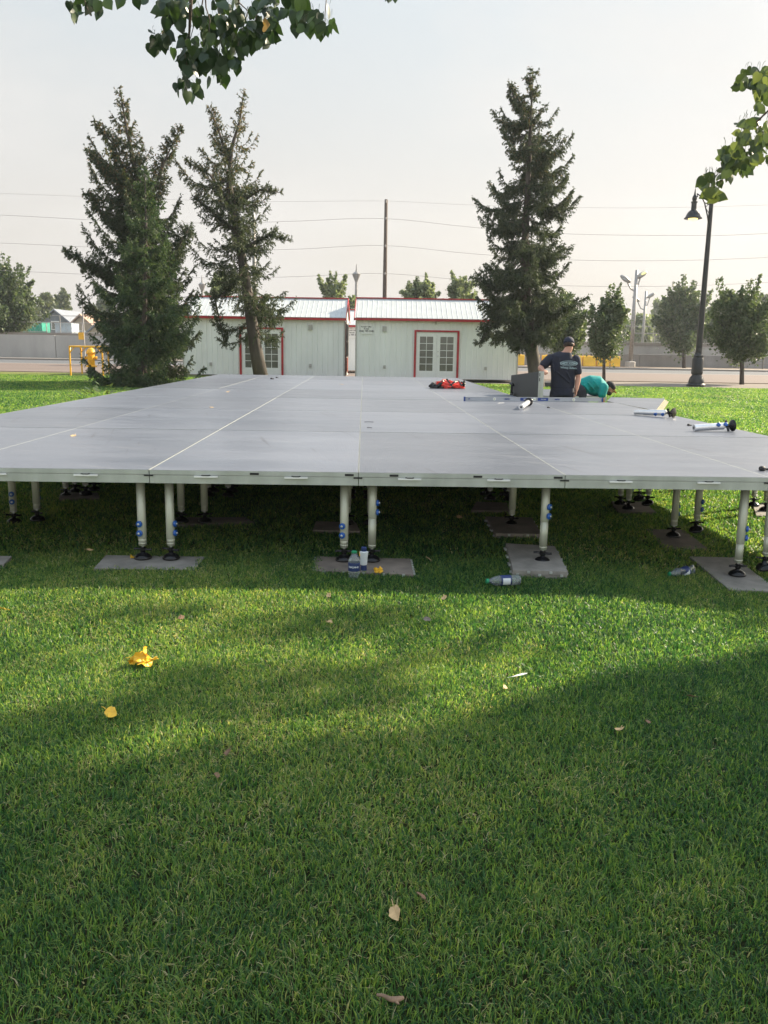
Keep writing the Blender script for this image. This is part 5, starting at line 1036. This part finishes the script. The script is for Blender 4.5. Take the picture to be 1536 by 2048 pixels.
f = G(757, 1152); root = empty('crumpled_wrapper', f+Vector((0, 0, .02)), 'crumpled yellow scrap beside the bottles', 'litter'); lump((0, 0, .012), (.024, .018, .018), 12, .35).build('scrap', M['leafy'], root)
for lb, px, py, s in (('small black knob on the far left of the stage, left one', 543, 758.5, .028), ('small black knob on the far left of the stage, right one', 553, 756, .022), ('small black bolt near the right stage edge', 1377, 851.5, .016), ('tiny black bolt before the spirit level', 1096, 816, .014), ('black clip at the front right corner of the stage', 1524, 941, .022)):
    p = G(px, py, STAGE_Z); root = empty('stage_fitting', p+Vector((0, 0, .001)), lb, 'fitting', 'small black fittings left on the stage'); mb = MB(); mb.lathe([(s*.8, 0), (s, s*.3), (s*.9, s*.9), (s*.4, s*1.2)], 10); mb.tube([(s*.6, 0, s*.4), (s*1.9, .2*s, s*.3)], s*.35, 6); mb.build('body', M['blackmatt'], root)
for lb, px, py, ln, a_ in (('thin dark cable tie on the stage centre, rear one', 738, 844.5, .09, .1), ('short dark cable tie on the stage centre, front one', 739, 856, .05, -.4), ('pale sliver on the stage left of the spirit level leg', 1002, 806.5, .16, .9)):
    p = G(px, py, STAGE_Z); root = empty('cable_tie', p+Vector((0, 0, .003)), lb, 'litter', 'slivers lying on the stage'); mb = MB(); mb.tube([(-ln/2, 0, 0), (0, .004, .002), (ln/2, 0, 0)], .0022, 5); mb.build('strip', M['white' if 'pale' in lb else 'blackmatt'], root); root.rotation_euler.z = a_
# bottles
def bottle(label, p, rot, s=1., crushed=0, dark=False, seed=1):
    root = empty('plastic_bottle', p, label, 'bottle'); root.rotation_euler = rot
    prof = [(.026, 0), (.031, .004), (.032, .02), (.0295, .03), (.032, .04), (.032, .055), (.031, .06), (.031, .128), (.032, .132), (.031, .15), (.022, .175), (.0135, .190), (.0125, .200)]
    def squash(mb):
        if crushed:
            rr = random.Random(seed); mb.v = [(x*(1+.12*math.sin(z*90+seed)), y*(1-crushed*(.5+.4*math.sin(z*60+seed)))+.006*math.sin(z*70+x*60), z) for x, y, z in mb.v]
        mb.v = [(x*s, y*s, z*s) for x, y, z in mb.v]; return mb
    mb = MB(); mb.lathe(prof, 22); squash(mb).build('bottle', M['bottle'], root, smooth=True)
    mb = MB(); mb.lathe([(.0135, .199), (.0155, .201), (.0155, .214), (.013, .217)], 16); squash(mb).build('cap', M['cap'], root)
    mb = MB(); mb.lathe([(.0325, .062), (.0327, .064), (.0327, .124), (.0325, .126)], 22); squash(mb).build('label', M['label'], root, smooth=True)
    mb = MB(); n = 8; vs = []
    for z in (.070, .118): vs += [(.0334*math.sin((k/n-.5)*1.3+(0 if not dark else 3)), -.0334*math.cos((k/n-.5)*1.3+(0 if not dark else 3)), z) for k in range(n+1)]
    if not dark or True:
        if label.startswith('clear'): mb.add(vs, [(k, k+1, n+2+k, n+1+k) for k in range(n)]); squash(mb).build('label_panel', M['labelw'], root)
    return root
p = G(708, 1158); B1 = bottle('upright water bottle with dark blue label and green cap before the centre legs', (p.x, p.y, .006), (0, 0, 0), s=.74); B1.scale = (1.4, 1.4, 1)
for i, ch in enumerate('DASANI'):
    th = (i-2.5)*.30; mt = Matrix.Rotation(th, 4, 'Z') @ Matrix.Translation((0, -.0335*.72-.0008, .098*.72)) @ FACE_CAM; text(ch, .014, M['labelw'], B1, mt, ext=.0003, bold=.0003)
p = G(727, 1150); q = empty('taped_bottle', (p.x, p.y+.03, .01), 'small dark capped bottle wrapped in white paper beside the water bottle', 'bottle'); mb = MB(); mb.lathe([(.017, 0), (.0185, .01), (.0175, .055), (.015, .12), (.016, .126), (.017, .128), (.017, .148), (.012, .152)], 16); mb.build('bottle', M['label'], q, smooth='auto')
mb = MB(); mb.lathe([(.019, .045), (.0205, .05), (.021, .08), (.024, .10), (.025, .122), (.017, .127)], 12); rr = random.Random(3); mb.v = [(x*(1+rr.uniform(-.06, .08)), y*(1+rr.uniform(-.06, .08)), z) for x, y, z in mb.v]; mb.build('paper_wrap', M['labelw'], q); mb = MB(); mb.box((-.027, -.012, .10), (-.018, .004, .122)); mb.build('yellow_tab', M['leafy'], q)
p = G(968, 1170); bottle('clear plastic bottle lying on its side before the tile pad, green cap left', (p.x+.20, p.y+.0, .034), (R(90)*0+R(8), R(-90), R(4)), s=.92)
p = G(1386, 1150); bottle('clear crushed bottle lying behind the large slanting pad, green cap left', (p.x, p.y, gz(p.x, p.y)+.034), (R(40), R(-92), R(-12)), s=.98, crushed=.45)

# ------------------------------------------------------------------ people
def blob(name, mb, m, parent, vox=.010, sm=3):
    me = bpy.data.meshes.new(name); me.from_pydata(mb.v, [], mb.f); o = bpy.data.objects.new(name, me); COL.objects.link(o)
    r_ = o.modifiers.new('r', 'REMESH'); r_.mode = 'VOXEL'; r_.voxel_size = vox; r_.use_smooth_shade = True
    s_ = o.modifiers.new('s', 'SMOOTH'); s_.factor = .6; s_.iterations = sm
    bpy.context.view_layer.update(); me2 = bpy.data.meshes.new_from_object(o.evaluated_get(bpy.context.evaluated_depsgraph_get())); bpy.data.objects.remove(o)
    me2.materials.clear(); me2.materials.append(m); me2.name = name; o = bpy.data.objects.new(name, me2); COL.objects.link(o); o.parent = parent
    me2.polygons.foreach_set('use_smooth', [True]*len(me2.polygons)); return o
def limb(mb, pts, rad, n=14):
    """rounded tapered limb"""
    mb.tube(pts, rad, n); 
    for p_, r_ in ((pts[0], rad[0]), (pts[-1], rad[-1])):
        r_ = r_ if not hasattr(r_, '__len__') else min(r_); mb.ell(p_, (r_*.99,)*3, 12, 8)
    for p_, r_ in zip(pts[1:-1], rad[1:-1]):
        if not hasattr(r_, '__len__'): mb.ell(p_, (r_*.98,)*3, 12, 8)
def hand(mb, wrist, d, nrm, s=1., curl=.5, side=1):
    d = Vector(d).normalized(); nrm = Vector(nrm); nrm = (nrm-d*nrm.dot(d)).normalized(); lat = d.cross(nrm)*side; w_ = Vector(wrist)
    mb.tube([w_-d*.02, w_+d*.03*s, w_+d*.085*s], [(.017*s, .026*s), (.015*s, .036*s), (.012*s, .040*s)], 12, ref=nrm)
    for i, (off_, L_) in enumerate(((.028, .070), (.010, .078), (-.009, .073), (-.027, .058))):
        b0 = w_+d*.078*s+lat*off_*s; c_ = curl*(1+.12*i); d1 = (d*math.cos(c_*.5)-nrm*math.sin(c_*.5)); d2 = (d*math.cos(c_*1.3)-nrm*math.sin(c_*1.3)); d3 = (d*math.cos(c_*1.9)-nrm*math.sin(c_*1.9))
        p1 = b0+d1*L_*.45*s; p2 = p1+d2*L_*.32*s; p3 = p2+d3*L_*.25*s; limb(mb, [b0, p1, p2, p3], [.0095*s, .009*s, .0082*s, .0068*s], 8)
    t0 = w_+d*.02*s+lat*.026*s; t1 = t0+(d*.6+lat*.8).normalized()*.035*s-nrm*.008; t2 = t1+(d*.9+lat*.35-nrm*.3).normalized()*.032*s; limb(mb, [t0, t1, t2], [.013*s, .0105*s, .0085*s], 8)
def headmesh(mb, c, f, u, s=1.):
    """head centred at c looking along f with up u; s = 1 for a .23 m tall head"""
    f = Vector(f).normalized(); u = Vector(u); u = (u-f*u.dot(f)).normalized(); r_ = f.cross(u); Mx = Matrix((r_, f, u)).transposed(); c = Vector(c)
    P = lambda x, y, z: c+Mx @ Vector((x, y, z))*s
    mb.ell(P(0, -.012, .022), (.074*s, .094*s, .090*s), 20, 14, rot=Mx); mb.ell(P(0, .025, -.035), (.056*s, .062*s, .078*s), 16, 12, rot=Mx); mb.ell(P(0, .052, -.088), (.026*s, .026*s, .024*s), 12, 8, rot=Mx)
    mb.tube([P(0, .075, .028), P(0, .094, .0), P(0, .100, -.022)], [.010*s, .013*s, .016*s], 8); mb.ell(P(0, .082, -.052), (.024*s, .012*s, .010*s), 10, 6, rot=Mx); mb.ell(P(0, .070, .036), (.055*s, .018*s, .012*s), 12, 6, rot=Mx)
    for q in (-1, 1): mb.ell(P(q*.076, -.012, -.006), (.010*s, .020*s, .032*s), 10, 8, rot=Mx)
    return P, Mx
def eyes(P, s, root):
    mb = MB()
    for q in (-1, 1): mb.ell(P(q*.030, .076, .018), (.011*s,)*3, 10, 8)
    mb.build('eyes', M['white'], root, smooth=True); mb = MB()
    for q in (-1, 1): mb.ell(P(q*.030, .084, .017), (.0052*s,)*3, 8, 6)
    mb.build('irises', M['hair'], root, smooth=True)
# --- standing worker, back to the camera
Y1 = 13.45; o = U(1125, 790, Y1); o.z = gz(o.x, Y1); root = empty('person', o, 'worker standing with back to camera in navy printed t-shirt and cap, steadying the panel', 'person')
def Q(px, py, dy=0): return U(px, py, Y1+dy)-o
hd = Q(1138, 689.5, .02); body = MB(); P, Mx = headmesh(body, hd, (.38, .86, -.28), (0, .25, 1), .98)
nk = Q(1133, 706, -.02); limb(body, [hd+Vector((0, -.02, -.05)), nk], [.060, .066], 16)
shl, shr = Q(1101, 717), Q(1152, 719, .0); chest = Q(1127, 730); waist = Q(1126, 756, .0); hip = Q(1125, 776, 0)
body.tube([nk+Vector((0, 0, .0)), (shl+shr)/2+Vector((0, 0, .0)), chest, waist, hip], [(.07, .065), (.19, .10), (.185, .115), (.16, .105), (.17, .115)], 20, ref=(1, 0, 0))
elL = Q(1081, 736, -.02); wrL = Q(1087, 741.5, -.28); elR = Q(1157, 755, -.03); wrR = Q(1153, 779, -.10)
limb(body, [shl, (shl+elL)/2, elL], [.058, .052, .043]); limb(body, [elL, (elL*2+wrL)/3, wrL], [.044, .042, .028]); hand(body, wrL, Q(1091, 742, -.36)-wrL, (0, .2, 1), 1., .9)
limb(body, [shr, (shr+elR)/2, elR], [.058, .050, .042]); limb(body, [elR, (elR*2+wrR)/3, wrR], [.043, .041, .028]); hand(body, wrR, (-.1, -.1, -1), (1, 0, 0), 1., .5, -1)
for s, hx in ((-1, -.09), (1, .09)):
    h0 = hip+Vector((hx, 0, -.06)); kn = Vector((hip.x+hx*1.35, .06, h0.z*.54)); an = Vector((hip.x+hx*1.6, .02, .08)); limb(body, [h0, kn, an], [.085, .058, .042])
blob('body', body, M['skin'], root, .008)
eyes(P, .98, root)
sh_ = MB(); sh_.tube([nk+Vector((0, .0, .012)), nk+Vector((0, 0, -.035)), (shl+shr)/2+Vector((0, 0, .03)), chest, waist, hip+Vector((0, 0, .0))], [(.072, .068), (.13, .09), (.205, .115), (.208, .132), (.190, .128), (.196, .138)], 22, ref=(1, 0, 0))
eL = shl.lerp(elL, .62); eR = shr.lerp(elR, .66); limb(sh_, [shl, eL], [.074, .074]); limb(sh_, [shr, eR], [.074, .072])
# folds
for (a_, b_) in ((Q(1118, 716, -.125), Q(1119, 740, -.135)), (Q(1130, 738, -.135), Q(1142, 760, -.13)), (Q(1112, 742, -.135), Q(1140, 766, -.135)), (Q(1146, 716, -.10), Q(1154, 740, -.09)), (Q(1105, 720, -.1), Q(1108, 752, -.11))): limb(sh_, [a_, (a_+b_)/2, b_], [.008, .013, .007], 8)
blob('t_shirt', sh_, M['navy'], root, .008, 4)
tr = MB(); tr.tube([hip+Vector((0, 0, .06)), hip+Vector((0, 0, -.02)), hip+Vector((0, 0, -.12))], [(.178, .122), (.188, .132), (.182, .130)], 20, ref=(1, 0, 0))
for s, hx in ((-1, -.09), (1, .09)):
    h0 = hip+Vector((hx, 0, -.08)); kn = Vector((hip.x+hx*1.35, .06, h0.z*.54)); an = Vector((hip.x+hx*1.6, .02, .09)); limb(tr, [h0, kn, an], [.108, .080, .062])
blob('trousers', tr, M['navyp'], root, .01)
for s, hx in ((-1, -.09), (1, .09)):
    mb = MB(); x = hip.x+hx*1.6; mb.ell((x, .10, .045), (.05, .15, .045), 14, 8); mb.ell((x, -.0, .07), (.045, .06, .06), 12, 8); mb.v = [(a, b, max(0, c)) for a, b, c in mb.v]; mb.build('boot', M['blackmatt'], root, smooth=True)
mb = MB(); mb.ell(P(0, -.014, .036), (.084, .104, .088), 22, 12, rot=Mx); u_ = Mx @ Vector((0, 0, 1)); c0 = P(0, 0, .012); mb.v = [tuple(Vector(v)-u_*min(0, (Vector(v)-c0).dot(u_))) for v in mb.v]; cap = mb.build('cap', M['navyp'], root, smooth=True)
mb = MB(); mb.prism([P(*q) for q in ((-.06, .065, .022), (-.055, .12, .012), (-.02, .15, .008), (.02, .15, .008), (.055, .12, .012), (.06, .065, .022))], (0, 0, .006)); mb.build('cap_peak', M['navyp'], cap)
mb = MB(); mb.ell(P(0, -.03, -.008), (.078, .082, .045), 18, 10, rot=Mx); mb.build('hair', M['hair'], root, smooth=True)
# print on the back of the shirt: an outlined oval with lettering and a script line beneath
oc = Q(1134, 726.5, 0); ys = -.150
def arcband(a, b, t0, t1, cx, cz, n=40, wv=1.0):
    vs = []; 
    for k in range(n+1):
        th = t0+(t1-t0)*k/n
        for r_ in (1, 1-wv): 
            x = a*r_*math.cos(th); z = b*r_*math.sin(th); vs.append((cx+x, ys-.004+((x)**2)*1.3, cz+z))
    return vs, [(2*k, 2*k+1, 2*k+3, 2*k+2) for k in range(n)]
mb = MB(); 
for (a_, b_, w_) in ((.142, .042, .14), (.112, .026, .30)): v_, f_ = arcband(a_, b_, 0, 2*math.pi, oc.x, oc.z+.0, wv=w_); mb.add(v_, f_)
lg = mb.build('shirt_print', M['logo'], root); lg.rotation_euler = (0, 0, 0)
text('WHITEY ROOFERS', .030, M['logo'], root, Matrix.Translation((oc.x, ys-.004, oc.z)) @ FACE_CAM, bold=.0012)
text('Whitey Ballers', .042, M['logo'], root, Matrix.Translation((oc.x-.004, ys-.004, oc.z-.068)) @ Matrix.Rotation(R(2), 4, 'Y') @ FACE_CAM, bold=.001)
# --- bending worker in teal
Y2 = 14.5; o = U(1175, 790, Y2); o.z = gz(o.x, Y2); root = empty('person', o, 'worker bending forward in teal t-shirt and dark cap with orange peak', 'person')
def Q(px, py, dy=0): return U(px, py, Y2+dy)-o
hd = Q(1219, 777, -.02); fdir = Vector((.80, -.10, -.60)).normalized(); body = MB(); P, Mx = headmesh(body, hd, fdir, (.60, 0, .80), .92)
hip = Q(1157, 776); mid = Q(1181, 768); shd = Q(1204, 774); nk = Q(1210, 773)
body.tube([hip, mid, shd, nk], [(.12, .14), (.12, .15), (.10, .15), (.05, .055)], 18, ref=(0, 0, 1)); limb(body, [nk, hd-fdir*.03], [.055, .055])
el = Q(1203, 797, -.15); wr = Q(1206, 806, -.26)
for s, dy in ((1, -.15), (-1, .17)):
    a_ = shd+Vector((0, dy, -.01)); e_ = Q(1204, 793, dy*1.15); w_ = Q(1207, 806, dy*1.1); limb(body, [a_, (a_+e_)/2, e_], [.052, .046, .038]); limb(body, [e_, (e_*2+w_)/3, w_], [.038, .037, .026]); hand(body, w_, (.25, -.1, -1), (1, 0, 0), .95, .7, s)
for s, dy in ((1, -.10), (-1, .10)):
    h0 = hip+Vector((0, dy, -.03)); kn = Vector((h0.x+.10, dy*1.2, h0.z*.55)); an = Vector((h0.x-.02, dy*1.3, .08)); limb(body, [h0, kn, an], [.08, .056, .04])
blob('body', body, M['skin'], root, .008); eyes(P, .92, root)
mb = MB(); mb.tube([hip+Vector((.02, 0, .01)), mid+Vector((0, 0, .0)), Q(1196, 769), shd+Vector((.03, 0, .0))], [(.135, .155), (.150, .175), (.145, .185), (.085, .12)], 20, ref=(0, 0, 1)); mb.ell(Q(1190, 780), (.16, .155, .10), 16, 10)
for dy in (-.155, .17): a_ = shd+Vector((-.01, dy, .0)); e_ = Q(1204, 788, dy*1.15); limb(mb, [a_, e_], [.082, .074])
for (a_, b_) in ((Q(1168, 770, -.165), Q(1182, 786, -.17)), (Q(1176, 765, -.17), Q(1192, 783, -.18)), (Q(1188, 762, -.17), Q(1198, 775, -.18))): limb(mb, [a_, (a_+b_)/2, b_], [.008, .014, .007], 8)
blob('t_shirt', mb, M['teal'], root, .008, 4)
mb = MB(); mb.ell(hip+Vector((-.01, 0, -.01)), (.145, .165, .14), 16, 10)
for s, dy in ((1, -.10), (-1, .10)):
    h0 = hip+Vector((0, dy, -.03)); kn = Vector((h0.x+.10, dy*1.2, h0.z*.55)); an = Vector((h0.x-.02, dy*1.3, .09)); limb(mb, [h0, kn, an], [.105, .078, .06])
blob('trousers', mb, M['darkcloth'], root, .01)
for dy in (-.13, .13): mb = MB(); x = hip.x-.02; mb.ell((x+.09, dy, .045), (.15, .05, .045), 14, 8); mb.ell((x, dy, .07), (.06, .045, .06), 12, 8); mb.v = [(a, b, max(0, c)) for a, b, c in mb.v]; mb.build('boot', M['blackmatt'], root, smooth=True)
mb = MB(); mb.ell(P(0, -.014, .036), (.078, .098, .086), 22, 12, rot=Mx); u_ = Mx @ Vector((0, 0, 1)); c0 = P(0, 0, .016); mb.v = [tuple(Vector(v)-u_*min(0, (Vector(v)-c0).dot(u_))) for v in mb.v]; cap = mb.build('cap', M['capblack'], root, smooth=True)
mb = MB(); mb.prism([P(*q) for q in ((-.066, .055, .024), (-.060, .12, .010), (-.02, .155, .004), (.02, .155, .004), (.060, .12, .010), (.066, .055, .024))], u_*.007); mb.build('cap_peak', M['caporange'], cap)
mb = MB(); mb.ell(P(0, .038, -.066), (.056, .055, .045), 16, 10, rot=Mx); mb.build('beard', M['hair'], root, smooth=True); mb = MB(); mb.ell(P(0, -.03, -.004), (.072, .078, .045), 18, 10, rot=Mx); mb.build('hair', M['hair'], root, smooth=True)

# ------------------------------------------------------------------ smoke haze in the air
mb = MB(); mb.box((-420, -40, -1.2), (420, 420, 60)); hz = mb.build('haze', None or M['wire']); hm = bpy.data.materials.new('haze'); hm.use_nodes = True; t = NT(hm)
t.n.remove(t.n['Principled BSDF']); pv = t.a('ShaderNodeVolumePrincipled'); pv.inputs['Color'].default_value = (.80, .86, .95, 1); pv.inputs['Density'].default_value = .00042; pv.inputs['Anisotropy'].default_value = .35
t.l.new(pv.outputs[0], t.n['Material Output'].inputs['Volume']); hz.data.materials.clear(); hz.data.materials.append(hm); tag(hz, kind='stuff', label='thin wildfire smoke haze hanging in the air', cat='haze')
